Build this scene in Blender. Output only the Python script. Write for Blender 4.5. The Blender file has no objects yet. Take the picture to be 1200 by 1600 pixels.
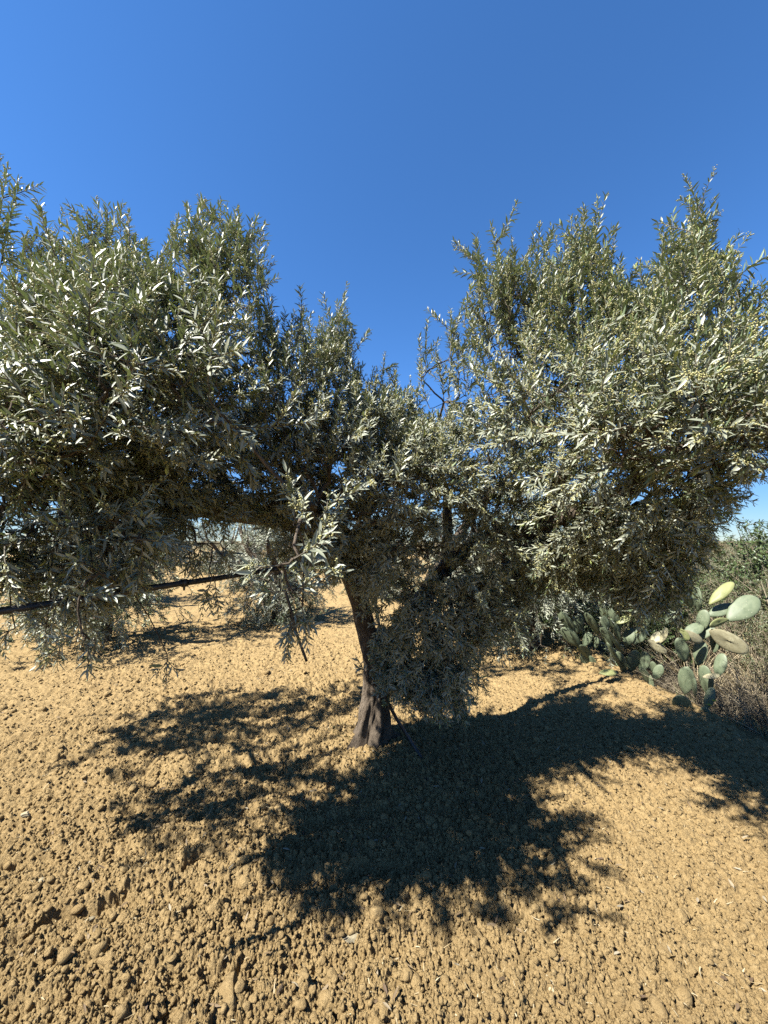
import bpy, math, random
import numpy as np

# ------------------------------------------------------------------ camera, sky, sun
scene = bpy.context.scene
R = math.radians
F_PX = 603.0                       # focal length in pixels of the 1200 x 1600 frame
PITCH = R(4.3)
EYE = np.array([0.0, 0.0, 1.5])
cam_data = bpy.data.cameras.new("camera")
cam = bpy.data.objects.new("camera", cam_data)
scene.collection.objects.link(cam)
cam_data.sensor_fit = 'VERTICAL'
cam_data.sensor_height = 36.0
cam_data.lens = 36.0 * F_PX / 1600.0
cam_data.clip_start = 0.02
cam_data.clip_end = 9000.0
cam.location = EYE
cam.rotation_euler = (R(90) + PITCH, 0, 0)
scene.camera = cam

SUN_ELEV = R(51.0)
SUN_AZ = R(242.0)                  # clockwise from +Y: to the left and a little behind the camera
world = bpy.data.worlds.new("World")
scene.world = world
world.use_nodes = True
wn = world.node_tree
sky = wn.nodes.new("ShaderNodeTexSky")
sky.sky_type = 'NISHITA'
sky.sun_disc = False
sky.sun_elevation = SUN_ELEV
sky.sun_rotation = SUN_AZ
sky.altitude = 200
sky.air_density = 0.7
sky.dust_density = 0.0
sky.ozone_density = 6.0
wn.nodes["Background"].inputs["Strength"].default_value = 0.077
hs = wn.nodes.new("ShaderNodeHueSaturation")
hs.inputs["Saturation"].default_value = 1.14
wn.links.new(sky.outputs[0], hs.inputs["Color"])
# the glow along the horizon is softened so that it stays pale blue instead of clipping to white
ln_ = wn.nodes.new("ShaderNodeVectorMath")
ln_.operation = 'LENGTH'
wn.links.new(hs.outputs[0], ln_.inputs[0])
dv = wn.nodes.new("ShaderNodeMath")
dv.operation = 'DIVIDE'
dv.inputs[0].default_value = 3.3
wn.links.new(ln_.outputs["Value"], dv.inputs[1])
pw = wn.nodes.new("ShaderNodeMath")
pw.operation = 'POWER'
pw.inputs[1].default_value = 0.72
wn.links.new(dv.outputs[0], pw.inputs[0])
mn = wn.nodes.new("ShaderNodeMath")
mn.operation = 'MINIMUM'
mn.inputs[1].default_value = 1.0
wn.links.new(pw.outputs[0], mn.inputs[0])
cl = wn.nodes.new("ShaderNodeVectorMath")
cl.operation = 'SCALE'
wn.links.new(hs.outputs[0], cl.inputs[0])
wn.links.new(mn.outputs[0], cl.inputs["Scale"])
wn.links.new(cl.outputs[0], wn.nodes["Background"].inputs["Color"])

sun_data = bpy.data.lights.new("sun", 'SUN')
sun_data.energy = 5.0
sun_data.angle = R(0.5)
sun_data.color = (1.0, 0.955, 0.885)
sun = bpy.data.objects.new("sun", sun_data)
scene.collection.objects.link(sun)
sun.rotation_euler = (R(90) - SUN_ELEV, 0, R(180) - SUN_AZ)

scene.view_settings.view_transform = 'Standard'
scene.view_settings.look = 'None'
scene.view_settings.exposure = 1.96
scene.view_settings.gamma = 1.0
scene.cycles.max_bounces = 6
scene.cycles.diffuse_bounces = 2
scene.cycles.use_denoising = False
scene.cycles.transparent_max_bounces = 8
scene.cycles.caustics_reflective = False
scene.cycles.caustics_refractive = False

rng = np.random.default_rng(11)
random.seed(5)
C = scene.collection

CP, SP = math.cos(PITCH), math.sin(PITCH)


def at(px, py, d):
    """world point seen at pixel (px, py) of the photograph, d metres along the optical axis"""
    x = (px - 600.0) / F_PX * d
    y = -(py - 800.0) / F_PX * d
    return np.array([x, d * CP - y * SP, EYE[2] + d * SP + y * CP])


# ------------------------------------------------------------------ noise
def hsh(ix, iy, s):
    ix = ix.astype(np.int64)
    iy = iy.astype(np.int64)
    h = (ix * 374761393 + iy * 668265263 + s * 974711) & 0xFFFFFFFF
    h = ((h ^ (h >> 13)) * 1274126177) & 0xFFFFFFFF
    h = ((h ^ (h >> 16)) * 2246822519) & 0xFFFFFFFF
    h = h ^ (h >> 15)
    return (h & 0xFFFFFF) / float(0x1000000)


def vnoise(x, y, s):
    ix, iy = np.floor(x), np.floor(y)
    fx, fy = x - ix, y - iy
    fx = fx * fx * (3 - 2 * fx)
    fy = fy * fy * (3 - 2 * fy)
    a, b = hsh(ix, iy, s), hsh(ix + 1, iy, s)
    c, d = hsh(ix, iy + 1, s), hsh(ix + 1, iy + 1, s)
    return (a + (b - a) * fx) * (1 - fy) + (c + (d - c) * fx) * fy - 0.5


def lumps(x, y, cell, s, prob=1.0, flat=0.8):
    """overlapping irregular rounded clods, as a height in metres"""
    w = cell * 0.9
    xx = x + w * vnoise(x / cell * 1.7, y / cell * 1.7, s + 50)
    yy = y + w * vnoise(x / cell * 1.7, y / cell * 1.7, s + 51)
    u, v = xx / cell, yy / cell
    iu, iv = np.floor(u), np.floor(v)
    out = np.zeros_like(x)
    for di in (-1, 0, 1):
        for dj in (-1, 0, 1):
            cx, cy = iu + di, iv + dj
            r = 0.35 + 0.5 * hsh(cx, cy, s + 3)
            px = cx + hsh(cx, cy, s + 1)
            py = cy + hsh(cx, cy, s + 2)
            q = np.maximum(0, 1 - ((u - px) ** 2 + (v - py) ** 2) / (r * r))
            k = (hsh(cx, cy, s + 4) < prob)
            out = np.maximum(out, np.sqrt(q) * r * k * (0.5 + 0.6 * hsh(cx, cy, s + 5)))
    return out * cell * flat


def cells(x, y, cell, s):
    """crumbs parted by crevices, each standing at its own height; metres"""
    w = cell * 0.55
    xx = x + w * vnoise(x / cell * 2.1, y / cell * 2.1, s + 50)
    yy = y + w * vnoise(x / cell * 2.1, y / cell * 2.1, s + 51)
    u, v = xx / cell, yy / cell
    iu, iv = np.floor(u), np.floor(v)
    f1 = np.full(x.shape, 9.0)
    f2 = np.full(x.shape, 9.0)
    hh = np.zeros(x.shape)
    for di in (-1, 0, 1):
        for dj in (-1, 0, 1):
            cx, cy = iu + di, iv + dj
            d = np.hypot(u - cx - hsh(cx, cy, s + 1), v - cy - hsh(cx, cy, s + 2))
            near = d < f1
            f2 = np.where(near, f1, np.minimum(f2, d))
            hh = np.where(near, hsh(cx, cy, s + 3), hh)
            f1 = np.where(near, d, f1)
    e = np.clip((f2 - f1) / 0.55, 0, 1)
    return cell * (1 - (1 - e) ** 2.5) * (0.25 + 0.75 * hh)


def sstep(a, b, x):
    t = np.clip((x - a) / (b - a), 0, 1)
    return t * t * (3 - 2 * t)


# ------------------------------------------------------------------ mesh helpers
def mesh_obj(name, verts, loops, totals, mats, parent=None, tint=None, mat_idx=None, smooth=True):
    me = bpy.data.meshes.new(name)
    verts = np.asarray(verts, dtype=np.float32).reshape(-1, 3)
    loops = np.asarray(loops, dtype=np.int32).ravel()
    totals = np.asarray(totals, dtype=np.int32).ravel()
    me.vertices.add(len(verts))
    me.vertices.foreach_set("co", verts.ravel())
    me.loops.add(len(loops))
    me.loops.foreach_set("vertex_index", loops)
    me.polygons.add(len(totals))
    starts = np.concatenate(([0], np.cumsum(totals)[:-1])).astype(np.int32)
    me.polygons.foreach_set("loop_start", starts)
    me.polygons.foreach_set("loop_total", totals)
    for m in (mats if isinstance(mats, (list, tuple)) else [mats]):
        me.materials.append(m)
    if mat_idx is not None:
        me.polygons.foreach_set("material_index", np.asarray(mat_idx, dtype=np.int32))
    if smooth:
        me.polygons.foreach_set("use_smooth", np.ones(len(totals), dtype=bool))
    if tint is not None:
        a = me.attributes.new("tint", 'FLOAT', 'POINT')
        a.data.foreach_set("value", np.asarray(tint, dtype=np.float32))
    me.update(calc_edges=True)
    me.validate()
    o = bpy.data.objects.new(name, me)
    C.objects.link(o)
    if parent is not None:
        o.parent = parent
    return o


class Soup:
    """collects geometry blocks that become ONE mesh object"""

    def __init__(self):
        self.v, self.l, self.t, self.c, self.n = [], [], [], [], 0

    def add(self, V, polys, tint=None):
        """V: (N, k, 3) copies of a k-vertex template with the polygons polys"""
        N, k, _ = V.shape
        if N == 0:
            return
        flat = np.array([i for p in polys for i in p])
        tot = np.array([len(p) for p in polys])
        base = self.n + np.arange(N)[:, None] * k
        self.v.append(V.reshape(-1, 3))
        self.l.append((base + flat[None, :]).ravel())
        self.t.append(np.tile(tot, N))
        if tint is None:
            tint = rng.random(N)
        self.c.append(np.repeat(tint, k))
        self.n += N * k

    def tubes(self, P, Rad, sides=4, cap=False, tint=None):
        """P: (N, K, 3) centre lines, Rad: (N, K)"""
        N, K, _ = P.shape
        if N == 0:
            return
        T = np.gradient(P, axis=1)
        T /= np.linalg.norm(T, axis=2, keepdims=True) + 1e-9
        ref = np.where(np.abs(T[:, :1, 2:3]) > 0.9, np.array([1.0, 0, 0]), np.array([0, 0, 1.0]))
        ref = np.broadcast_to(ref, T.shape)
        U = np.cross(T, ref)
        U /= np.linalg.norm(U, axis=2, keepdims=True) + 1e-9
        W = np.cross(T, U)
        a = np.arange(sides) / sides * 2 * np.pi
        ring = (U[:, :, None, :] * np.cos(a)[None, None, :, None] + W[:, :, None, :] * np.sin(a)[None, None, :, None])
        V = P[:, :, None, :] + ring * Rad[:, :, None, None]
        polys = []
        for i in range(K - 1):
            for j in range(sides):
                j2 = (j + 1) % sides
                polys.append((i * sides + j, i * sides + j2, (i + 1) * sides + j2, (i + 1) * sides + j))
        if cap:
            polys.append(tuple(range(sides))[::-1])
            polys.append(tuple((K - 1) * sides + j for j in range(sides)))
        self.add(V.reshape(N, K * sides, 3), polys, tint)

    def build(self, name, mats, parent=None, smooth=True):
        return mesh_obj(name, np.concatenate(self.v), np.concatenate(self.l), np.concatenate(self.t), mats,
                        parent, np.concatenate(self.c), smooth=smooth)


def unit(v):
    return v / (np.linalg.norm(v, axis=-1, keepdims=True) + 1e-9)


def tag(o, label=None, cat=None, group=None, kind=None):
    if label:
        o["label"] = label
    if cat:
        o["category"] = cat
    if group:
        o["group"] = group
    if kind:
        o["kind"] = kind
    return o


def empty(name, loc=(0, 0, 0), rz=0.0, s=1.0):
    o = bpy.data.objects.new(name, None)
    C.objects.link(o)
    o.location = loc
    o.rotation_euler = (0, 0, rz)
    o.scale = (s, s, s)
    o.empty_display_size = 0.1
    return o


def copy_tree(root, loc, rz=0.0, s=1.0):
    c = root.copy()
    C.objects.link(c)
    c.location = loc
    c.rotation_euler = (0, 0, rz)
    c.scale = (s, s, s)
    for ch in list(root.children):
        d = ch.copy()
        C.objects.link(d)
        d.parent = c
        for g in ch.children:
            e = g.copy()
            C.objects.link(e)
            e.parent = d
    return c


# ------------------------------------------------------------------ materials
def new_mat(name):
    m = bpy.data.materials.new(name)
    m.use_nodes = True
    nt = m.node_tree
    for n in list(nt.nodes):
        nt.nodes.remove(n)
    out = nt.nodes.new("ShaderNodeOutputMaterial")
    b = nt.nodes.new("ShaderNodeBsdfPrincipled")
    nt.links.new(b.outputs[0], out.inputs[0])
    return m, nt, b, out


def ramp(nt, fac, stops):
    r = nt.nodes.new("ShaderNodeValToRGB")
    e = r.color_ramp.elements
    e[0].position, e[0].color = stops[0][0], (*stops[0][1], 1)
    e[1].position, e[1].color = stops[-1][0], (*stops[-1][1], 1)
    for p, c in stops[1:-1]:
        k = e.new(p)
        k.color = (*c, 1)
    nt.links.new(fac, r.inputs[0])
    return r.outputs[0]


def alb(stops, k=0.41):
    return [(p, tuple(k * v for v in c)) for p, c in stops]


def noise_tex(nt, scale, detail=4, rough=0.6, coord=None):
    t = nt.nodes.new("ShaderNodeTexNoise")
    t.inputs["Scale"].default_value = scale
    t.inputs["Detail"].default_value = detail
    t.inputs["Roughness"].default_value = rough
    if coord is not None:
        nt.links.new(coord, t.inputs["Vector"])
    return t.outputs["Fac"]


def position(nt):
    return nt.nodes.new("ShaderNodeNewGeometry").outputs["Position"]


def bump(nt, b, height, strength, dist):
    n = nt.nodes.new("ShaderNodeBump")
    n.inputs["Strength"].default_value = strength
    n.inputs["Distance"].default_value = dist
    nt.links.new(height, n.inputs["Height"])
    nt.links.new(n.outputs[0], b.inputs["Normal"])


def mixc(nt, fac, a, b):
    n = nt.nodes.new("ShaderNodeMix")
    n.data_type = 'RGBA'
    if isinstance(fac, float):
        n.inputs[0].default_value = fac
    else:
        nt.links.new(fac, n.inputs[0])
    for sock, val in ((n.inputs[6], a), (n.inputs[7], b)):
        if isinstance(val, tuple):
            sock.default_value = (*val, 1)
        else:
            nt.links.new(val, sock)
    return n.outputs[2]


def tint_attr(nt):
    a = nt.nodes.new("ShaderNodeAttribute")
    a.attribute_name = "tint"
    return a.outputs["Fac"]


def leaf_mat(name, top, under, rough=0.42, transl=(0.16, 0.2, 0.05), tamount=0.18, k=0.41):
    m, nt, b, out = new_mat(name)
    t = tint_attr(nt)
    ct = ramp(nt, t, alb(top, k))
    cu = ramp(nt, t, alb(under, k))
    g = nt.nodes.new("ShaderNodeNewGeometry")
    col = mixc(nt, g.outputs["Backfacing"], ct, cu)
    nt.links.new(col, b.inputs["Base Color"])
    b.inputs["Roughness"].default_value = rough
    b.inputs["Specular IOR Level"].default_value = 0.5
    tr = nt.nodes.new("ShaderNodeBsdfTranslucent")
    tr.inputs["Color"].default_value = (*[0.7 * v for v in transl], 1)
    mx = nt.nodes.new("ShaderNodeMixShader")
    mx.inputs[0].default_value = tamount
    nt.links.new(b.outputs[0], mx.inputs[1])
    nt.links.new(tr.outputs[0], mx.inputs[2])
    nt.links.new(mx.outputs[0], out.inputs[0])
    return m


def plain_mat(name, stops, rough=0.8, spec=0.3, bump_scale=None, bump_d=0.002):
    m, nt, b, out = new_mat(name)
    nt.links.new(ramp(nt, tint_attr(nt), alb(stops)), b.inputs["Base Color"])
    b.inputs["Roughness"].default_value = rough
    b.inputs["Specular IOR Level"].default_value = spec
    if bump_scale:
        bump(nt, b, noise_tex(nt, bump_scale, 5, 0.65, position(nt)), 0.8, bump_d)
    return m


OLIVE = leaf_mat("olive_leaf",
                 [(0.0, (0.080, 0.110, 0.060)), (0.5, (0.145, 0.190, 0.102)), (0.88, (0.205, 0.245, 0.140)), (0.95, (0.25, 0.31, 0.10)), (0.985, (0.27, 0.31, 0.10)), (1.0, (0.28, 0.24, 0.10))],
                 [(0.0, (0.17, 0.185, 0.13)), (1.0, (0.25, 0.262, 0.19))], rough=0.46, k=0.98, tamount=0.12)
BUD = plain_mat("flower_bud", [(0.0, (0.55, 0.54, 0.20)), (1.0, (0.80, 0.74, 0.36))], 0.6)
TWIG = plain_mat("twig_bark", [(0.0, (0.16, 0.14, 0.10)), (1.0, (0.30, 0.27, 0.19))], 0.85)


def bark_mat():
    m, nt, b, out = new_mat("olive_bark")
    tc = nt.nodes.new("ShaderNodeTexCoord")
    mp = nt.nodes.new("ShaderNodeMapping")
    mp.inputs["Scale"].default_value = (1, 1, 0.35)
    nt.links.new(tc.outputs["Object"], mp.inputs["Vector"])
    n1 = noise_tex(nt, 9, 6, 0.7, mp.outputs[0])
    n2 = noise_tex(nt, 42, 6, 0.7, mp.outputs[0])
    c1 = ramp(nt, n1, alb([(0.3, (0.075, 0.057, 0.040)), (0.55, (0.21, 0.165, 0.118)), (0.72, (0.48, 0.40, 0.30))], 0.55))
    c2 = ramp(nt, n2, alb([(0.35, (0.05, 0.038, 0.027)), (0.65, (0.30, 0.24, 0.175))]))
    nt.links.new(mixc(nt, 0.45, c1, c2), b.inputs["Base Color"])
    b.inputs["Roughness"].default_value = 0.92
    b.inputs["Specular IOR Level"].default_value = 0.15
    ad = nt.nodes.new("ShaderNodeMath")
    ad.operation = 'ADD'
    nt.links.new(n1, ad.inputs[0])
    nt.links.new(n2, ad.inputs[1])
    bump(nt, b, ad.outputs[0], 1.0, 0.025)
    return m


BARK = bark_mat()


def soil_mat(name, verge):
    m, nt, b, out = new_mat(name)
    p = position(nt)
    n1 = noise_tex(nt, 1.3, 5, 0.6, p)
    n2 = noise_tex(nt, 38, 6, 0.72, p)
    n3 = noise_tex(nt, 85, 6, 0.75, p)
    c1 = ramp(nt, n1, alb([(0.3, (0.37, 0.258, 0.118)), (0.7, (0.48, 0.342, 0.155))], 0.53))
    c2 = ramp(nt, n2, alb([(0.28, (0.23, 0.145, 0.058)), (0.5, (0.42, 0.298, 0.140)), (0.74, (0.67, 0.50, 0.255))], 0.53))
    col = mixc(nt, 0.5, c1, c2)
    if verge:
        at_ = nt.nodes.new("ShaderNodeAttribute")
        at_.attribute_name = "verge"
        n4 = noise_tex(nt, 3.0, 5, 0.7, p)
        cv = ramp(nt, n4, alb([(0.3, (0.10, 0.075, 0.035)), (0.5, (0.20, 0.15, 0.075)), (0.7, (0.13, 0.14, 0.05))]))
        col = mixc(nt, at_.outputs["Fac"], col, cv)
    nt.links.new(col, b.inputs["Base Color"])
    b.inputs["Roughness"].default_value = 0.95
    b.inputs["Specular IOR Level"].default_value = 0.1
    ad = nt.nodes.new("ShaderNodeMath")
    ad.operation = 'MULTIPLY_ADD'
    ad.inputs[1].default_value = 0.75
    nt.links.new(n3, ad.inputs[0])
    nt.links.new(n2, ad.inputs[2])
    bump(nt, b, ad.outputs[0], 1.0, 0.016)
    return m


SOIL = soil_mat("tilled_soil", True)
CLOD = soil_mat("soil_clod", False)

# ------------------------------------------------------------------ ground
TRUNK = np.array([-0.09, 2.92])
g0 = np.array([-1.42, 1.546])          # the deep furrow at the lower left
g1 = np.array([-0.851, 1.952])


def verge_x(y):
    return 2.78 + 0.10 * vnoise(y * 1.1, y * 0 + 3.3, 71) * 2 + 0.02 * np.maximum(0, y - 8)


def ground_low(x, y):
    """the shape of the land without clods"""
    h = 0.035 * vnoise(x * 0.8, y * 0.8, 1) * 2 + 0.018 * vnoise(x * 2.3, y * 2.3, 2) * 2
    far = np.hypot(x, y)
    h *= 1 - sstep(25, 60, far)
    d = np.hypot(x - TRUNK[0], y - TRUNK[1])
    h = h + 0.05 * np.exp(-(d / 0.55) ** 2)
    vx = verge_x(np.clip(y, -20, 60))
    drop = sstep(0.0, 0.55, x - vx) * 0.22 * (1 - sstep(14, 40, y))
    bank = 0.05 * np.exp(-((x - vx + 0.15) / 0.25) ** 2)
    h = h - drop + bank
    h = h + 0.30 * vnoise(x * 0.02 + 9, y * 0.02, 8) * sstep(30, 200, far)
    return h


def ground_h(x, y, res=None):
    h = ground_low(x, y)
    if res is None:
        res = np.zeros_like(x)

    def keep(cell):
        return sstep(1.2, 2.6, cell / (res + 1e-6))
    vx = verge_x(np.clip(y, -20, 60))
    field = 1 - sstep(-0.05, 0.35, x - vx)
    # tillage lines on the left, running obliquely away to the right
    dx, dy = math.cos(R(13)), math.sin(R(13))
    q = -x * dy + y * dx + 0.10 * vnoise(x * 0.7, y * 0.7, 21)
    rid = np.abs(((q / 0.34) % 1.0) - 0.5) * 2
    lm = sstep(0.6, -1.0, x + 0.25 * (y - 3)) * (0.35 + 0.65 * (vnoise(x * 0.9, y * 0.9, 22) + 0.5))
    h = h - 0.070 * lm * field * (1 - sstep(0.0, 0.45, rid)) * keep(0.12)
    # one deeper furrow
    dg = unit(g1 - g0)
    t = (x - g0[0]) * dg[0] + (y - g0[1]) * dg[1]
    s = -(x - g0[0]) * dg[1] + (y - g0[1]) * dg[0] + 0.07 * vnoise(t * 6, t * 0, 23) + 0.035 * vnoise(t * 17, t * 0, 24) + 0.02 * vnoise(t * 45, t * 0, 27)
    cut = (1 - sstep(0.006, 0.042, np.abs(s))) * sstep(-1.2, -0.9, t) * (1 - sstep(0.72, 0.85, t))
    cut = cut * (0.15 + 1.5 * np.clip(vnoise(t * 8, t * 0 + 4, 26) + 0.35, 0, 1))
    h = h - 0.060 * cut + 0.010 * np.exp(-((s - 0.05) / 0.03) ** 2) * sstep(-1.2, -0.9, t) * (1 - sstep(0.7, 0.8, t))
    # clods, rougher to the left, finer in the right foreground
    fine = sstep(0.1, 1.3, x - 0.25 * (y - 1.5)) * (1 - sstep(2.0, 3.2, y))
    pat = vnoise(x * 1.6, y * 1.6, 31) + 0.5
    a = field * (1 - 0.40 * fine)
    h = h + lumps(x, y, 0.070, 101, 0.04, 0.30) * a * keep(0.110) * (0.4 + pat)
    h = h + 0.42 * cells(x, y, 0.052, 111) * a * keep(0.052) * sstep(0.35, 0.75, pat + 0.5 * vnoise(x * 5, y * 5, 36)) * (1 - 0.5 * fine)
    h = h + 0.62 * cells(x, y, 0.027, 121) * a * keep(0.027) * (0.25 + 1.0 * (vnoise(x * 4.1, y * 4.1, 35) + 0.5))
    h = h + 1.05 * cells(x, y, 0.0165, 131) * field * keep(0.017) * (1 - 0.25 * fine)
    h = h + 1.05 * cells(x, y, 0.010, 141) * field * keep(0.010)
    h = h + 0.04 * (1 - field) * vnoise(x * 4, y * 4, 44)
    for cell, amp, sd in ((0.055, 0.010, 61), (0.026, 0.0085, 62), (0.013, 0.0065, 63), (0.0075, 0.0042, 64)):
        h = h + amp * 2 * vnoise(x / cell + 0.31 * y / cell, y / cell - 0.27 * x / cell, sd) * field * keep(cell)
    # pits between the clods
    h = h - 0.03 * np.maximum(0, vnoise(x * 9, y * 9, 33) - 0.27) / 0.23 * a
    return h


def build_field():
    k = 0.0019
    th_f = np.arange(-R(74), R(74), k)
    th_b = np.linspace(R(74), R(286), 60, endpoint=False)
    th = np.concatenate((th_f, th_b))
    r = [0.25]
    while r[-1] < 8:
        r.append(r[-1] * (1 + k * 1.15))
    while r[-1] < 40:
        r.append(r[-1] * 1.008)
    while r[-1] < 6000:
        r.append(r[-1] * 1.12)
    r = np.array(r)
    RR, TH = np.meshgrid(r, th, indexing='ij')
    X, Y = RR * np.sin(TH), RR * np.cos(TH)
    res = RR * k * 1.0
    back = (TH > R(74))
    res = np.where(back, RR * 0.06, res)
    Z = ground_h(X.ravel(), Y.ravel(), res.ravel()).reshape(X.shape)
    V = np.stack((X, Y, Z), -1).reshape(-1, 3)
    nr, nt_ = len(r), len(th)
    i = np.arange(nr - 1)[:, None] * nt_
    j = np.arange(nt_)[None, :]
    j2 = (j + 1) % nt_
    q = np.stack((i + j, i + j2, i + nt_ + j2, i + nt_ + j), -1).reshape(-1, 4)[:, ::-1]
    c = np.concatenate((V, [[0, 0, float(ground_low(np.zeros(1), np.zeros(1))[0])]]))
    ci = len(V)
    tri = np.stack((np.full(nt_, ci), (np.arange(nt_) + 1) % nt_, np.arange(nt_)), -1)
    loops = np.concatenate((q.ravel(), tri.ravel()))
    tot = np.concatenate((np.full(len(q), 4), np.full(len(tri), 3)))
    o = mesh_obj("field", c, loops, tot, SOIL, smooth=True)
    o.data.validate()
    vx = verge_x(np.clip(c[:, 1], -20, 60))
    vg = sstep(-0.05, 0.25, c[:, 0] - vx + 0.25 * vnoise(c[:, 0] * 5, c[:, 1] * 5, 77)) * (c[:, 1] < 400)
    far_scrub = sstep(60, 140, np.hypot(c[:, 0], c[:, 1]))
    a = o.data.attributes.new("verge", 'FLOAT', 'POINT')
    a.data.foreach_set("value", np.maximum(vg, far_scrub).astype(np.float32))
    tag(o, kind="structure")
    return o


build_field()


def gz(x, y):
    return float(ground_low(np.array([float(x)]), np.array([float(y)]))[0])


def on_ground(px, py):
    """world point where the view ray of a photo pixel meets the land"""
    lo, hi = 0.5, 60.0
    for _ in range(40):
        m = 0.5 * (lo + hi)
        p = at(px, py, m)
        if p[2] > gz(p[0], p[1]):
            lo = m
        else:
            hi = m
    return at(px, py, lo)


# ------------------------------------------------------------------ leaves and shoots
LEAF_POLYS = [(0, 1, 2), (0, 2, 3), (1, 4, 5, 2), (2, 5, 6, 3), (4, 7, 5), (5, 7, 6)]


def leaf_block(pos, d, n, L, W, curl):
    """olive leaf: 8 vertices, folded a little along the midrib and curved along its length"""
    d = unit(d)
    s = unit(np.cross(d, n))
    n = np.cross(s, d)
    prof = [(0.0, 0, 0), (0.32, -1, 0.10), (0.34, 0, 0), (0.32, 1, 0.10), (0.70, -0.80, 0.08), (0.72, 0, 0), (0.70, 0.80, 0.08), (1.0, 0, 0)]
    V = np.empty((len(pos), 8, 3))
    for k, (a, b, c) in enumerate(prof):
        up = c * W * 2.0 + curl * L * a * a
        V[:, k] = pos + d * (L * a)[:, None] + s * (0.5 * W * b)[:, None] + n * up[:, None]
    return V


OCT = np.array([(1, 0, 0), (-1, 0, 0), (0, 1, 0), (0, -1, 0), (0, 0, 1), (0, 0, -1)], float)
OCT_POLYS = [(0, 2, 4), (2, 1, 4), (1, 3, 4), (3, 0, 4), (2, 0, 5), (1, 2, 5), (3, 1, 5), (0, 3, 5)]


def frames(t):
    ref = np.where(np.abs(t[:, 2:3]) > 0.9, np.array([[1.0, 0, 0]]), np.array([[0, 0, 1.0]]))
    u = unit(np.cross(t, ref))
    return u, np.cross(t, u)


def grow_shoots(base, d, bend, L, leaves, buds, stems, leaf_len=0.052, gap=0.018, bud_p=0.3, leaf_p=0.95, start=0.12,
                rad=0.0022, aspect=0.23, heart=(0, 0, 1.2)):
    """leafy shoots: opposite pairs of leaves along curved stems, with bud sprays in the axils"""
    N = len(base)
    if N == 0:
        return
    heart = np.asarray(heart, float)
    K = 6
    s = np.linspace(0, 1, K)
    P = base[:, None, :] + L[:, None, None] * (s[None, :, None] * d[:, None, :] + (s ** 2)[None, :, None] * bend[:, None, :])
    stems.tubes(P, rad * (1.15 - 0.85 * s)[None, :] * np.ones((N, 1)), 4)
    nn = int(np.ceil(L.max() / gap))
    roll = rng.random(N) * 6.28
    vig = np.clip(rng.normal(1.0, 0.14, N), 0.65, 1.4)
    tone = rng.random(N)
    for i in range(nn + 1):
        si = (i * gap + rng.random(N) * 0.004) / L
        ok = (si <= 1.0) & (si >= start)
        if not ok.any():
            continue
        si = si[ok]
        b, dd, bb, LL = base[ok], d[ok], bend[ok], L[ok]
        p = b + LL[:, None] * (si[:, None] * dd + (si ** 2)[:, None] * bb)
        t = unit(dd + 2 * si[:, None] * bb)
        u, v = frames(t)
        for side in (0, 1):
            keep = rng.random(len(p)) < leaf_p
            m = int(keep.sum())
            if m == 0:
                continue
            phi = roll[ok][keep] + i * 1.5708 + side * 3.1416 + rng.normal(0, 0.25, m)
            sd = u[keep] * np.cos(phi)[:, None] + v[keep] * np.sin(phi)[:, None]
            ang = R(56) - R(26) * si[keep] ** 2 + rng.normal(0, R(11), m)
            ld = t[keep] * np.cos(ang)[:, None] + sd * np.sin(ang)[:, None]
            ld[:, 2] -= 0.08
            nrm = 0.35 * t[keep] + 0.75 * np.array([0, 0, 1.0]) + 0.75 * unit(p[keep] - heart) + rng.normal(0, 0.22, (m, 3)) - 0.2 * sd
            size = leaf_len * vig[ok][keep] * (0.55 + 0.45 * np.sin(np.pi * np.clip(0.22 + 0.72 * si[keep], 0, 1)) ** 0.7)
            size *= np.clip(rng.normal(1, 0.15, m), 0.6, 1.4)
            W = size * aspect * np.clip(rng.normal(1, 0.12, m), 0.7, 1.4)
            curl = rng.normal(-0.06, 0.10, m)
            tn = np.clip(0.55 * tone[ok][keep] + 0.45 * rng.random(m), 0, 1)
            young = (si[keep] > 0.80) & (rng.random(m) < 0.35)
            tn = np.where(young, 0.93 + 0.05 * rng.random(m), 0.97 * tn)
            tn = np.where(rng.random(m) < 0.006, 1.0, tn)
            leaves.add(leaf_block(p[keep], ld, nrm, size, W, curl), LEAF_POLYS, tn)
            if buds is not None and bud_p > 0:
                kb = (rng.random(m) < bud_p) & (si[keep] > 0.2)
                if kb.any():
                    nb = int(kb.sum())
                    bd = unit(t[keep][kb] * 0.8 + sd[kb] * 0.7 + rng.normal(0, 0.2, (nb, 3)))
                    for q in range(6):
                        c = p[keep][kb] + bd * (0.005 + 0.0035 * q) + rng.normal(0, 0.0028, (nb, 3))
                        rr = np.clip(rng.normal(0.0030, 0.0006, nb), 0.0014, 0.0045)
                        buds.add(c[:, None, :] + OCT[None] * rr[:, None, None], OCT_POLYS)


def with_sides(base, d, bend, L, nside=2, frac=0.5):
    """every shoot gets side shoots"""
    B, D, E, LL = [base], [d], [bend], [L]
    for k in range(nside):
        s = rng.uniform(0.12, 0.72, len(base))
        p = base + L[:, None] * (s[:, None] * d + (s ** 2)[:, None] * bend)
        t = unit(d + 2 * s[:, None] * bend)
        u, v = frames(t)
        phi = rng.random(len(base)) * 6.28
        sd = u * np.cos(phi)[:, None] + v * np.sin(phi)[:, None]
        B.append(p)
        D.append(unit(t * 0.75 + sd * 0.75))
        E.append(bend * 0.6 + 0.08 * np.array([0, 0, 1.0]) + rng.normal(0, 0.08, (len(base), 3)))
        LL.append(L * frac * rng.uniform(0.6, 1.2, len(base)))
    return np.concatenate(B), np.concatenate(D), np.concatenate(E), np.concatenate(LL)


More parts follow.
